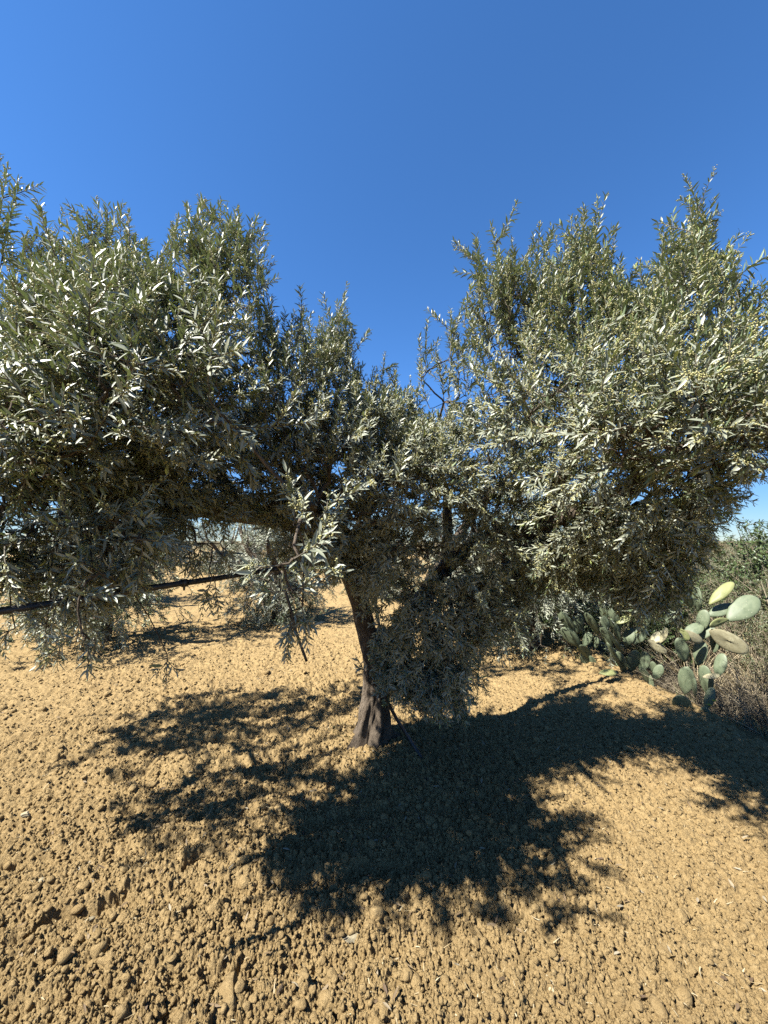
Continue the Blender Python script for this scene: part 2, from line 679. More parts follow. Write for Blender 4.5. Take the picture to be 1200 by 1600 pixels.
def smooth_path(pts, n):
    """Catmull-Rom through control points"""
    pts = np.asarray(pts, float)
    P = np.concatenate((2 * pts[:1] - pts[1:2], pts, 2 * pts[-1:] - pts[-2:-1]))
    out = []
    m = len(pts) - 1
    for k in np.linspace(0, m, n):
        i = min(int(k), m - 1)
        t = k - i
        a, b, c, d = P[i], P[i + 1], P[i + 2], P[i + 3]
        out.append(0.5 * (2 * b + (c - a) * t + (2 * a - 5 * b + 4 * c - d) * t * t + (3 * b - 3 * c + d - a) * t ** 3))
    return np.array(out)


def gnarly_tube(name, pts, radii, mat, parent, sides=28, n=60, seed=0, rough=0.12, ridges=5, flare=0.0):
    P = smooth_path(pts, n)
    rad = np.interp(np.linspace(0, 1, n), np.linspace(0, 1, len(radii)), radii)
    T = unit(np.gradient(P, axis=0))
    u = np.zeros_like(P)
    ref = np.array([1.0, 0, 0]) if abs(T[0, 0]) < 0.8 else np.array([0, 1.0, 0])
    u[0] = unit(np.cross(T[0], ref))
    for i in range(1, n):
        u[i] = unit(u[i - 1] - T[i] * np.dot(u[i - 1], T[i]))
    w = np.cross(T, u)
    a = np.arange(sides) / sides * 2 * np.pi
    arc = np.concatenate(([0], np.cumsum(np.linalg.norm(np.diff(P, axis=0), axis=1))))
    A, S = np.meshgrid(a, arc)
    ca, sa = np.cos(A), np.sin(A)
    k = np.arange(1)
    nz = (vnoise(ca * 2.2 + 20 + seed, S * 5 + sa * 2.2, 900 + seed) * 2 + vnoise(ca * 4 + 40, S * 11 + sa * 4, 910 + seed) +
          0.35 * np.sin((ridges * 2 + 1) * A + 5 * vnoise(S * 3, S * 0, 930 + seed) + S * 4) + 0.7 * np.sin(ridges * A + 3 * vnoise(S * 2.5, S * 0, 920 + seed) * 2 + S * 1.5))
    rr = rad[:, None] * (1 + rough * nz)
    if flare:      # roots spreading at the foot, and the hollows between them
        rr = rr * (1 + flare * np.exp(-S / 0.16) * (0.25 + np.cos(5 * A + 1.0 + 2 * vnoise(ca * 2, sa * 2, 5)) * 0.8))
        rr = rr * (1 + 0.10 * vnoise(ca * 7 + 9, S * 6 + sa * 7, 77) + 0.09 * vnoise(ca * 14, S * 13 + sa * 14, 78))
    V = P[:, None, :] + (u[:, None, :] * ca[..., None] + w[:, None, :] * sa[..., None]) * rr[..., None]
    so = Soup()
    polys = []
    for i in range(n - 1):
        for j in range(sides):
            j2 = (j + 1) % sides
            polys.append((i * sides + j, i * sides + j2, (i + 1) * sides + j2, (i + 1) * sides + j))
    polys.append(tuple(range(sides))[::-1])
    polys.append(tuple((n - 1) * sides + j for j in range(sides)))
    so.add(V.reshape(1, -1, 3), polys)
    return so.build(name, mat, parent), P, rad


def connect(limb_pts, limb_dirs, pts, pen=0.3):
    """joins the crown points to the limbs as a branching skeleton; returns parent indices and descendant counts"""
    nl = len(limb_pts)
    N = len(pts)
    d0 = np.min(np.linalg.norm(pts[:, None, :] - limb_pts[None], axis=2), axis=1)
    order = np.argsort(d0)
    allp = np.empty((nl + N, 3))
    allp[:nl] = limb_pts
    plen = np.zeros(nl + N)
    plen[:nl] = 1.2
    par = np.full(nl + N, -1)
    m = nl
    for k in order:
        q = pts[k]
        c = np.linalg.norm(allp[:m] - q, axis=1)
        cost = c * (1 + 0.4 * c) + pen * plen[:m]
        b = int(np.argmin(cost))
        allp[m] = q
        plen[m] = plen[b] + c[b]
        par[m] = b
        m += 1
    cnt = np.ones(nl + N)
    cnt[:nl] = 0
    for i in range(nl + N - 1, nl - 1, -1):
        if par[i] >= nl:
            cnt[par[i]] += cnt[i]
    return allp, par, cnt, nl, order


def build_crown(root, limb_objs, limb_id, limb_pts, base, direction, bend, L, leaves_kw, nside=2, frac=0.5, bscale=1.0, with_buds=True):
    limb_pts = np.asarray(limb_pts)
    allp, par, cnt, nl, order = connect(limb_pts, None, base)
    E = np.arange(nl, len(allp))
    A, B = allp[par[E]], allp[E]
    # tangents make the segments flow into one another
    tp = np.zeros_like(allp)
    tp[E] = B - A
    tA = np.where((par[E] >= nl)[:, None], tp[par[E]], B - A)
    ln = np.linalg.norm(B - A, axis=1, keepdims=True)
    tA = unit(tA) * ln
    tB = unit((B - A) + 0.4 * tA) * ln
    s = np.linspace(0, 1, 5)[None, :, None]
    h00, h10, h01, h11 = 2 * s**3 - 3 * s**2 + 1, s**3 - 2 * s**2 + s, -2 * s**3 + 3 * s**2, s**3 - s**2
    P = h00 * A[:, None] + h10 * tA[:, None] * 0.7 + h01 * B[:, None] + h11 * tB[:, None] * 0.7
    P[:, 1:4] += rng.normal(0, 0.006, (len(E), 3, 3))
    rB = 0.0024 * cnt[E] ** 0.45 * bscale
    rA = np.where(par[E] >= nl, 0.0024 * cnt[par[E]] ** 0.45 * bscale, rB * 1.25)
    rA = np.minimum(rA, rB * 1.6)
    lin = np.linspace(0, 1, 5)[None]
    rad = rA[:, None] * (1 - lin) + rB[:, None] * lin
    orig = np.arange(len(allp))
    for i in E:
        orig[i] = i if par[i] < nl else orig[par[i]]
    first = {}
    for i in E:
        first.setdefault(int(orig[i]), []).append(i - nl)
    for o_, idx in first.items():
        br = Soup()
        br.tubes(P[idx], rad[idx], 6)
        br.build("branch", BARK, limb_objs[limb_id[par[o_]]])
    leaves, stems = Soup(), Soup()
    buds = Soup() if with_buds else None
    B_, D_, E_, L_ = with_sides(base, direction, bend, L, nside, frac)
    grow_shoots(B_, D_, E_, L_, leaves, buds, stems, **leaves_kw)
    br.build("branches", BARK, root)
    stems.build("twigs", TWIG, root)
    o = leaves.build("crown", OLIVE, root)
    if buds is not None and buds.n:
        buds.build("flower_buds", BUD, root)
    return o


# ------------------------------------------------------------------ the main olive tree
tree = empty("olive_tree", (0, 0, 0))
tag(tree, "large near olive tree with forked trunk, silvery crown and pale buds filling the picture", "tree")
tz = gz(*TRUNK)
base_c = at(585, 1165, 2.83)
base_c[2] = tz - 0.10
trunk_pts = [base_c, at(583, 1140, 2.83), at(588, 1090, 2.84), at(592, 1030, 2.85), at(597, 985, 2.86)]
gnarly_tube("trunk", trunk_pts, [0.160, 0.112, 0.092, 0.092, 0.075], BARK, tree, 110, 170, 3, 0.17, 6, 0.55)
limbs = [
    # control points, radii
    ([at(588, 1060, 2.85), at(577, 1000, 2.85), at(560, 935, 2.83), at(538, 885, 2.78), at(500, 843, 2.68), at(452, 812, 2.52), at(385, 803, 2.35),
      at(325, 795, 2.22), at(265, 762, 2.0), at(215, 705, 1.75), at(180, 610, 1.55)], [0.080, 0.072, 0.068, 0.070, 0.075, 0.07, 0.062, 0.055, 0.046, 0.036, 0.018]),
    ([at(598, 1040, 2.86), at(622, 985, 2.88), at(655, 940, 2.90), at(695, 888, 2.88), at(745, 848, 2.80), at(800, 833, 2.68), at(838, 827, 2.58),
      at(862, 788, 2.50), at(885, 735, 2.42), at(925, 660, 2.32), at(945, 560, 2.28)], [0.068, 0.062, 0.058, 0.056, 0.06, 0.056, 0.056, 0.05, 0.042, 0.032, 0.015]),
    ([at(385, 803, 2.35), at(345, 745, 2.28), at(325, 660, 2.22), at(318, 560, 2.15), at(325, 470, 2.08)], [0.045, 0.036, 0.028, 0.018, 0.009]),
    ([at(325, 795, 2.22), at(230, 800, 1.85), at(140, 770, 1.55), at(40, 720, 1.42), at(-80, 660, 1.5)], [0.045, 0.038, 0.03, 0.022, 0.012]),
    ([at(500, 843, 2.68), at(505, 770, 2.72), at(520, 690, 2.72), at(528, 600, 2.68)], [0.05, 0.036, 0.024, 0.010]),
    ([at(695, 888, 2.88), at(700, 810, 2.98), at(690, 740, 3.02), at(660, 660, 3.0)], [0.045, 0.034, 0.022, 0.010]),
    ([at(500, 843, 2.68), at(492, 800, 2.2), at(484, 788, 1.7), at(474, 800, 1.35), at(462, 838, 1.16)], [0.022, 0.017, 0.013, 0.009, 0.004]),
    ([at(838, 827, 2.58), at(900, 800, 2.3), at(985, 765, 2.05), at(1075, 700, 1.75), at(1170, 620, 1.55)], [0.045, 0.038, 0.03, 0.022, 0.010]),
    ([at(985, 765, 2.05), at(1020, 660, 1.9), at(1045, 560, 1.82), at(1060, 470, 1.78)], [0.028, 0.022, 0.016, 0.008]),
    ([at(538, 885, 2.78), at(520, 835, 3.1), at(470, 760, 3.5), at(400, 700, 3.8)], [0.06, 0.045, 0.03, 0.012]),
    ([at(655, 940, 2.90), at(700, 860, 3.3), at(760, 780, 3.6), at(820, 720, 3.75)], [0.055, 0.042, 0.03, 0.012]),
]
limb_pts, limb_objs, limb_id = [], [], []
for k, (pts, rad) in enumerate(limbs):
    o, P, _ = gnarly_tube("limb", pts, rad, BARK, tree, 18, 60, 10 + k, 0.10, 3)
    new = list(P[10 if k < 2 else 3::2])
    limb_pts += new
    limb_objs.append(o)
    limb_id += [k] * len(new)

# lumps of the crown: centre pixel and depth, radii in metres (across, away, up), shoots, lift, length of shoots
BLOBS = [
    (30, 600, 1.55, .42, .32, .34, 105, .35, .24), (185, 560, 1.55, .36, .34, .34, 105, .40, .25), (320, 545, 2.05, .28, .32, .38, 58, .45, .24),
    (120, 530, 1.60, .34, .24, .20, 55, .75, .28), (215, 515, 1.75, .26, .22, .16, 32, .8, .28), (345, 425, 2.05, .12, .12, .11, 16, .8, .18),
    (355, 450, 2.05, .10, .10, .10, 4, .8, .16),
    (25, 520, 1.80, .05, .05, .10, 7, 1., .24), (20, 450, 1.80, .02, .02, .03, 3, 1.0, .22),
    (40, 720, 1.45, .36, .32, .28, 95, .10, .24), (190, 690, 1.50, .32, .34, .26, 90, .15, .24), (325, 655, 2.20, .36, .36, .30, 60, .3, .24),
    (75, 835, 1.42, .29, .25, .15, 50, -.05, .22), (160, 905, 1.28, .12, .10, .09, 10, -.2, .17), (60, 975, 1.35, .10, .08, .05, 3, -.3, .14),
    (140, 1000, 1.25, .06, .06, .04, 3, -.6, .10), (230, 815, 1.75, .22, .24, .14, 24, -.2, .22), (335, 905, 1.7, .03, .03, .03, 2, -.9, .13),
    (258, 1030, 1.6, .02, .02, .02, 1, -.9, .11), (330, 850, 1.85, .08, .08, .05, 5, -.6, .15),
    (-190, 650, 1.8, .50, .50, .40, 80, .35, .25), (-120, 660, 2.6, .6, .5, .40, 105, .35, .25), (90, 650, 2.6, .5, .5, .4, 50, .35, .25), (90, 900, 1.45, .26, .2, .12, 26, -.2, .2), (-150, 800, 1.8, .40, .35, .25, 30, 0, .25),
    (95, 440, 1.75, .04, .05, .05, 3, 1.1, .34), (180, 430, 1.85, .04, .05, .05, 3, 1.1, .36), (60, 470, 1.7, .04, .05, .05, 3, 1.1, .30), (140, 450, 1.8, .04, .05, .05, 3, 1.1, .30),
    (245, 470, 1.9, .04, .05, .05, 3, 1.1, .30), (295, 430, 2.0, .04, .05, .05, 3, 1.1, .34), (320, 420, 2.0, .03, .05, .05, 3, 1.1, .34), (390, 440, 2.1, .03, .05, .05, 3, 1.1, .32), (415, 540, 2.2, .04, .05, .05, 4, 1.1, .30),
    (765, 470, 2.3, .03, .05, .05, 3, 1.1, .36), (812, 470, 2.3, .03, .05, .05, 3, 1.1, .34), (870, 460, 2.25, .03, .05, .05, 3, 1.1, .34), (925, 430, 2.2, .03, .05, .05, 3, 1.1, .38), (895, 440, 2.2, .03, .05, .05, 3, 1.1, .34), (1010, 505, 2.1, .03, .05, .05, 3, 1.1, .34),
    (1065, 390, 2.05, .03, .04, .05, 3, 1.1, .36), (1095, 430, 2.05, .03, .04, .05, 3, 1.1, .34), (1135, 480, 2.0, .03, .05, .05, 3, 1.1, .34), (710, 560, 2.4, .03, .05, .05, 3, .9, .30),
    (540, 560, 2.6, .02, .04, .05, 3, 1.1, .40), (480, 570, 2.5, .03, .04, .05, 3, 1.1, .36), (600, 640, 2.75, .03, .04, .05, 3, 1.1, .34), (450, 570, 2.4, .03, .04, .05, 3, 1.1, .32),
    (440, 625, 2.15, .32, .36, .34, 75, .45, .24), (530, 555, 2.60, .10, .14, .18, 14, .95, .26), (500, 580, 2.55, .20, .2, .18, 24, .8, .24),
    (555, 660, 2.45, .36, .40, .30, 75, .5, .24), (600, 625, 2.75, .16, .2, .14, 18, .85, .24), (640, 690, 2.90, .36, .40, .26, 65, .5, .24),
    (500, 750, 2.30, .36, .36, .30, 70, .15, .24), (615, 780, 2.35, .36, .40, .32, 85, .10, .24), (730, 760, 2.50, .36, .36, .28, 70, .2, .24),
    (640, 850, 2.35, .22, .18, .12, 18, -.1, .22), (775, 795, 2.45, .20, .2, .13, 24, 0, .22), (420, 770, 2.25, .22, .2, .10, 24, .1, .22), (570, 870, 2.5, .14, .12, .12, 14, -.2, .2),
    (650, 860, 2.6, .18, .22, .11, 18, -.2, .22), (720, 905, 2.55, .28, .24, .24, 60, -.35, .24), (700, 985, 2.55, .22, .22, .16, 36, -.6, .22),
    (630, 1060, 2.60, .12, .10, .18, 20, -.1, .20), (680, 1080, 2.55, .17, .16, .18, 34, -.2, .20), (615, 990, 2.60, .10, .10, .16, 10, -.1, .2), (740, 1020, 2.5, .16, .14, .16, 22, -.5, .2),
    (790, 960, 2.75, .18, .16, .22, 24, -.7, .22), (800, 900, 2.80, .26, .25, .22, 36, -.3, .22),
    (450, 875, 1.10, .045, .05, .04, 3, .2, .11), (470, 925, 1.12, .05, .05, .03, 3, .0, .11), (480, 830, 1.35, .07, .07, .06, 6, .3, .13),
    (505, 905, 1.30, .03, .04, .03, 2, .1, .10), (460, 960, 1.6, .05, .05, .06, 4, -.5, .12),
    (820, 650, 2.35, .40, .42, .38, 95, .4, .24), (800, 530, 2.35, .26, .28, .28, 46, .75, .26), (770, 465, 2.35, .10, .14, .10, 8, .95, .24),
    (920, 530, 2.2, .32, .34, .34, 66, .7, .26), (922, 435, 2.20, .09, .12, .12, 9, .95, .26), (840, 460, 2.3, .09, .1, .1, 7, .95, .22),
    (1060, 545, 1.9, .27, .32, .32, 62, .7, .26), (1078, 440, 2.05, .10, .12, .14, 10, .95, .26), (1072, 380, 2.05, .04, .05, .05, 3, 1., .20),
    (1128, 545, 2.05, .07, .09, .10, 6, .9, .24), (1005, 500, 2.15, .10, .12, .12, 9, .9, .24),
    (975, 640, 1.80, .36, .40, .32, 105, .3, .24), (1105, 650, 1.65, .32, .38, .30, 90, .3, .24), (895, 745, 2.40, .40, .38, .26, 70, .05, .24),
    (1030, 765, 1.85, .30, .34, .17, 46, -.1, .24), (950, 810, 2.1, .25, .26, .20, 56, -.4, .24), (1045, 825, 2.0, .22, .24, .17, 46, -.5, .24),
    (1115, 745, 1.9, .18, .2, .12, 16, -.3, .2), (1095, 780, 1.9, .14, .16, .10, 12, -.4, .2),
    (1255, 650, 1.75, .34, .40, .30, 65, .4, .25), (1195, 690, 2.0, .14, .2, .16, 14, .8, .24), (1190, 690, 2.0, .14, .2, .08, 8, .0, .2),
    (690, 560, 2.45, .08, .08, .06, 4, .5, .24), (720, 620, 2.45, .12, .14, .10, 9, .2, .24),
    (900, 885, 2.6, .24, .22, .10, 34, -.6, .20), (985, 895, 2.5, .24, .22, .10, 34, -.6, .20), (1065, 885, 2.4, .2, .2, .09, 26, -.6, .20), (620, 1040, 2.62, .10, .08, .14, 16, .2, .14), (680, 1040, 2.55, .14, .12, .14, 24, -.4, .2), (890, 840, 2.45, .28, .22, .18, 44, -.5, .24), (985, 865, 2.3, .26, .22, .16, 44, -.6, .24), (1060, 850, 2.15, .22, .2, .14, 30, -.5, .22), (820, 890, 2.7, .22, .2, .2, 34, -.6, .24),
    (765, 930, 2.65, .2, .18, .2, 34, -.6, .24), (690, 940, 2.5, .22, .2, .18, 34, -.5, .22), (150, 870, 1.6, .26, .2, .12, 30, -.3, .2), (230, 890, 1.7, .14, .14, .10, 14, -.5, .18), (40, 920, 1.5, .16, .15, .09, 14, -.4, .18),
    (190, 600, 1.22, .24, .18, .20, 40, .3, .22), (310, 630, 1.35, .20, .18, .18, 26, .3, .22), (90, 680, 1.2, .2, .15, .16, 26, .2, .2), (1095, 655, 1.34, .24, .18, .15, 44, .2, .22), (1000, 690, 1.42, .2, .18, .16, 26, .2, .22), (870, 640, 1.6, .2, .2, .16, 22, .3, .22),
    (618, 1050, 2.66, .10, .07, .16, 24, .1, .18), (560, 850, 2.48, .20, .15, .12, 32, 0, .2), (495, 850, 2.40, .16, .14, .08, 20, -.1, .2), (590, 800, 2.4, .25, .2, .15, 36, .1, .22),
    (645, 930, 2.52, .20, .15, .15, 34, -.3, .2), (690, 1050, 2.5, .18, .14, .16, 30, -.3, .2), (850, 860, 2.55, .22, .2, .16, 34, -.5, .22), (930, 880, 2.45, .24, .2, .14, 36, -.6, .22), (1040, 870, 2.3, .24, .2, .14, 34, -.6, .22),
    (-260, 650, 2.4, .5, .5, .40, 80, .35, .25), (1005, 925, 2.2, .12, .14, .10, 18, -.7, .2), (1045, 930, 2.15, .10, .12, .08, 14, -.7, .18), (960, 930, 2.5, .14, .14, .08, 16, -.6, .2),
    (335, 735, 2.1, .28, .22, .13, 42, .1, .22), (405, 715, 2.3, .25, .2, .15, 32, .2, .22), (250, 770, 1.85, .22, .2, .10, 26, .0, .22), (520, 862, 2.38, .15, .12, .07, 22, -.2, .2), (470, 840, 2.3, .12, .12, .08, 16, .0, .2),
    (200, 760, 1.6, .2, .18, .12, 24, .0, .22), (730, 1000, 2.45, .12, .1, .14, 18, -.5, .18), (660, 1110, 2.5, .12, .1, .08, 18, .1, .14),
    (550, 885, 2.5, .15, .12, .06, 24, -.2, .18), (645, 1100, 2.6, .10, .10, .08, 22, .2, .14), (700, 1105, 2.5, .12, .10, .08, 22, .0, .16), (615, 1080, 2.64, .06, .05, .10, 12, .3, .14),
    (425, 690, 2.15, .24, .2, .2, 40, .3, .22), (515, 700, 2.25, .24, .2, .2, 40, .3, .22), (600, 740, 2.25, .24, .2, .18, 38, .2, .22), (680, 740, 2.4, .24, .2, .18, 34, .2, .22), (300, 785, 1.95, .2, .16, .07, 22, -.1, .2),
    (385, 790, 2.15, .16, .14, .06, 18, -.1, .2), (760, 830, 2.45, .2, .18, .1, 24, -.2, .22), (480, 800, 2.2, .18, .15, .1, 24, .0, .2), (590, 930, 2.6, .09, .08, .10, 14, -.1, .16), (572, 1050, 2.68, .03, .03, .06, 4, .2, .12),
    (430, 690, 3.70, .60, .45, .40, 60, .3, .26), (250, 700, 3.00, .50, .45, .35, 45, .3, .26), (720, 700, 3.70, .60, .45, .40, 55, .3, .26),
    (850, 690, 3.45, .50, .45, .40, 50, .3, .26), (590, 720, 3.90, .50, .40, .35, 40, .3, .26),
]
base, dirs, bends, lens = [], [], [], []
UP = np.array([0, 0, 1.0])
for (px, py, D, rx, ry, rz, n, lift, ln) in BLOBS:
    n = n if n < 12 else int(n * (0.90 if n > 50 else 1.02))
    c = at(px, py, D)
    q = rng.normal(0, 1, (n, 3))
    q = unit(q) * rng.random((n, 1)) ** 0.45 * rng.uniform(0.75, 1.15, (n, 1))
    off = q * np.array([rx, ry, rz])
    base.append(c + off)
    out = off / (np.array([rx, ry, rz]) * 1.0) * 0.55
    out[:, 2] *= 0.6
    dirs.append(unit(out + lift * UP + rng.normal(0, 0.42, (n, 3)) * (1.1 - min(abs(lift), 0.8))))
    bends.append((0.16 * UP * (1 if lift > -0.1 else -1.2)) + rng.normal(0, 0.10, (n, 3)))
    lens.append(np.clip(rng.normal(ln, ln * 0.22, n), 0.08, 0.5))
big = np.concatenate([np.full(len(b), len(b) > 5) for b in base])
base, dirs, bends, lens = map(np.concatenate, (base, dirs, bends, lens))

# the crown's own outline: how high its shoots rise and how low they hang
TOPS = np.array([(-400, 540), (-60, 490), (0, 470), (22, 390), (70, 372), (120, 350), (180, 340), (215, 372), (245, 392), (282, 342), (340, 332), (395, 352), (412, 430), (428, 492), (462, 482),
                 (500, 482), (535, 462), (550, 530), (562, 592), (600, 568), (640, 592), (675, 640), (700, 610), (706, 500), (742, 402), (790, 378), (830, 378), (870, 388), (902, 352), (935, 338),
                 (962, 402), (992, 432), (1015, 432), (1046, 352), (1072, 312), (1100, 345), (1130, 390), (1150, 445), (1186, 475), (1230, 490), (1600, 560)], float)
LOWS = np.array([(-400, 880), (0, 940), (60, 985), (130, 1005), (200, 980), (235, 900), (262, 860), (330, 850), (395, 835), (425, 920), (480, 950), (520, 905), (548, 900), (590, 1085),
                 (640, 1130), (700, 1140), (738, 1110), (752, 1050), (770, 1005), (800, 1015), (832, 1000), (850, 950), (872, 925), (930, 930), (985, 985), (1060, 985), (1085, 930), (1110, 880), (1140, 815), (1165, 785),
                 (1190, 755), (1250, 760), (1600, 800)], float)


def seen_at(p):
    q = p - EYE
    dep = q[:, 1] * CP + q[:, 2] * SP
    up = -q[:, 1] * SP + q[:, 2] * CP
    return 600 + F_PX * q[:, 0] / dep, 800 - F_PX * up / dep, dep


for _ in range(3):
    tips = base + lens[:, None] * (dirs + bends)
    px, py, dep = seen_at(tips)
    ragged = np.abs(rng.normal(0, 26, len(px))) - 6
    over = np.maximum(0, np.interp(px, TOPS[:, 0], TOPS[:, 1]) + 8 + ragged - py)
    under = np.maximum(0, py - np.interp(px, LOWS[:, 0], LOWS[:, 1]) + np.abs(rng.normal(0, 38, len(px))) - 30)
    base[:, 2] += np.where(big, -over + under, -over) / F_PX * dep
# long upright shoots that stand out of the crown: tip pixel, depth, length
SPIRES = [(12, 262, 1.75, .42), (28, 318, 1.8, .34), (75, 362, 1.75, .3), (100, 328, 1.75, .32), (126, 345, 1.8, .3), (158, 350, 1.8, .3), (180, 324, 1.85, .34), (202, 352, 1.85, .3), (230, 374, 1.85, .3),
          (268, 376, 1.95, .3), (292, 320, 2.0, .34), (316, 316, 2.05, .36), (345, 310, 2.05, .40), (372, 325, 2.1, .36), (402, 340, 2.1, .36), (408, 410, 2.1, .26), (430, 500, 2.2, .28), (445, 486, 2.2, .28),
          (475, 478, 2.3, .30), (505, 460, 2.4, .34), (527, 470, 2.5, .34), (542, 444, 2.5, .42), (560, 590, 2.5, .28), (585, 572, 2.6, .3), (602, 552, 2.6, .3), (640, 588, 2.7, .3), (655, 600, 2.7, .3), (690, 642, 2.7, .26),
          (668, 498, 2.45, .34), (655, 525, 2.45, .3), (704, 482, 2.4, .34), (715, 520, 2.4, .3), (742, 378, 2.3, .36), (768, 352, 2.3, .38), (800, 374, 2.3, .32), (832, 364, 2.3, .34), (868, 368, 2.25, .34),
          (892, 336, 2.2, .34), (912, 322, 2.2, .36), (934, 310, 2.2, .38), (958, 384, 2.2, .3), (1000, 404, 2.1, .3), (1020, 410, 2.1, .3), (1052, 330, 2.05, .34), (1070, 277, 2.05, .40), (1090, 316, 2.05, .34),
          (1116, 346, 2.05, .34), (1140, 376, 2.0, .34), (1166, 438, 2.0, .32), (1192, 450, 1.95, .32), (1215, 455, 1.95, .32)]
srng = np.random.default_rng(4)
for k in range(70):
    px = srng.uniform(-40, 1240)
    D = float(np.interp(px, [s_[0] for s_ in sorted(SPIRES)], [s_[2] for s_ in sorted(SPIRES)])) * srng.uniform(0.88, 1.1)
    SPIRES.append((px, float(np.interp(px, TOPS[:, 0], TOPS[:, 1])) + srng.uniform(-22, 45), D, srng.uniform(0.22, 0.29)))
for (px, py, D, ln) in SPIRES:
    for k in range(2 if ln > 0.29 else 1):
        d = unit(UP + rng.normal(0, 0.14, 3) * [1, 1, 0])
        be = rng.normal(0, 0.06, 3)
        tip = at(px + k * rng.normal(0, 14), py + k * rng.uniform(15, 60), D + k * rng.normal(0, 0.1))
        base = np.concatenate((base, [tip - ln * (d + be)]))
        dirs = np.concatenate((dirs, [d]))
        bends = np.concatenate((bends, [be]))
        lens = np.concatenate((lens, [ln]))
build_crown(tree, limb_objs, limb_id, limb_pts, base, dirs, bends, lens, dict(leaf_len=0.044, gap=0.0142, bud_p=0.36, aspect=0.21, heart=np.array([-0.05, 3.0, 1.75])), 2, 0.5, 0.8)

# ------------------------------------------------------------------ olive trees further back
def back_olive(name, seed, hgt, rad, n, leaf_len, gap, low):
    global rng
    rng = np.random.default_rng(seed)
    root = empty(name)
    th = hgt * 0.30
    lean = rng.normal(0, 0.06, 2)
    tp = [np.array([0, 0, -0.15]), np.array([0.01, 0, th * 0.4]), np.array([lean[0], lean[1], th])]
    gnarly_tube("trunk", tp, [0.20, 0.15, 0.12], BARK, root, 16, 20, seed, 0.1, 4)
    lp, lo_, li_ = [], [], []
    a0 = rng.random() * 6.28
    for k in range(4):
        a = a0 + k * 1.57 + rng.normal(0, 0.25)
        e = np.array([math.cos(a), math.sin(a), 0])
        pts = [tp[2] - [0, 0, 0.1], tp[2] + e * rad * 0.25 + UP * hgt * 0.10, tp[2] + e * rad * 0.55 + UP * hgt * 0.22, tp[2] + e * rad * 0.7 + UP * hgt * 0.48]
        o, P, _ = gnarly_tube("limb", pts, [0.085, 0.065, 0.045, 0.012], BARK, root, 10, 16, seed + k, 0.08, 3)
        lp += list(P[3:])
        lo_.append(o)
        li_ += [k] * len(P[3:])
    B, D, E, L = [], [], [], []
    nb = 17
    for k in range(nb):
        a = rng.random() * 6.28
        rr = rad * math.sqrt(rng.random()) * 0.78
        z = hgt * rng.uniform(low + 0.12, 0.84) - 0.10 * rr
        if k < 5:          # branches hanging nearly to the soil round the trunk
            a, rr, z = k * 1.257, 0.45 * rad, hgt * 0.21
        c = np.array([math.cos(a) * rr, math.sin(a) * rr, z])
        m = n // nb
        q = unit(rng.normal(0, 1, (m, 3))) * rng.random((m, 1)) ** 0.45
        rv = np.array([rad * 0.42, rad * 0.42, hgt * 0.17]) * rng.uniform(0.75, 1.2)
        off = q * rv
        B.append(c + off)
        lift = 0.55 if z > hgt * 0.5 else -0.45
        D.append(unit(off / rv * 0.6 + UP * lift + rng.normal(0, 0.35, (m, 3))))
        E.append(UP * (0.15 if lift > 0 else -0.2) + rng.normal(0, 0.08, (m, 3)))
        L.append(np.clip(rng.normal(0.30, 0.06, m), 0.15, 0.5))
    B, D, E, L = map(np.concatenate, (B, D, E, L))
    build_crown(root, lo_, li_, lp, B, D, E, L, dict(leaf_len=leaf_len, gap=gap, bud_p=0.0, aspect=0.26, rad=0.003), 2, 0.5, 1.2, False)
    return root


proto_a = back_olive("olive_tree", 41, 3.1, 1.35, 720, 0.055, 0.024, -0.02)
proto_b = back_olive("olive_tree", 57, 2.9, 1.25, 660, 0.055, 0.024, -0.04)
BACK = [
    (proto_a, -4.3, 5.9, 0.3, 1.0, "shaded olive tree in the field behind the lower left foliage, nearest of the back row"),
    (proto_b, -1.95, 7.4, 1.2, 0.92, "small sunlit olive tree under the main tree's left limb, foliage nearly touching the soil"),
    (proto_a, -6.6, 9.2, 2.1, 0.95, "olive tree behind the hanging left branches, one row beyond the nearest back tree"),
    (proto_b, -3.9, 12.5, 3.9, 1.0, "distant olive tree just left of the small sunlit one, above the tilled strip"),
    (proto_a, -10.5, 14.0, 4.4, 1.0, "distant olive tree at the far left end of the tilled field"),
    (proto_b, -7.6, 18.0, 0.8, 1.05, "far olive tree seen through the gap over the black pipe"),
    (proto_a, 2.05, 5.7, 5.2, 0.95, "drooping olive tree right behind the trunk, hanging over the sunlit soil path"),
    (proto_b, 0.1, 10.6, 2.6, 1.0, "olive tree seen through the fork of the main trunk"),
    (proto_a, 3.1, 9.8, 0.1, 1.05, "olive tree beyond the sunlit path, left of the prickly pears"),
    (proto_b, 2.6, 14.5, 5.0, 1.1, "distant olive tree at the end of the sunlit path"),
    (proto_a, -14.0, 24.0, 1.7, 1.0, "tiny far olive tree on the skyline at left"),
    (proto_a, -2.0, 19.0, 3.0, 1.05, "far olive tree on the skyline between the small sunlit tree and the main trunk"),
    (proto_b, -16.5, 19.5, 3.6, 1.05, "far olive tree at the left edge of the skyline under the lowest foliage"),
    (proto_a, -10.2, 30.0, 0.5, 1.15, "tiniest olive tree on the skyline in the gap above the pipe"),
    (proto_b, -6.0, 26.0, 2.2, 1.0, "tiny far olive tree on the skyline below the main left limb"),
]
for k, (pr, x, y, rz, s, lab) in enumerate(BACK):
    o = pr if k < 2 and pr in (proto_a, proto_b) and pr.get("label") is None else copy_tree(pr, (0, 0, 0))
    o.location = (x, y, gz(x, y))
    o.rotation_euler = (0, 0, rz)
    o.scale = (s, s, s)
    tag(o, lab, "tree", "olive trees further back in the grove")
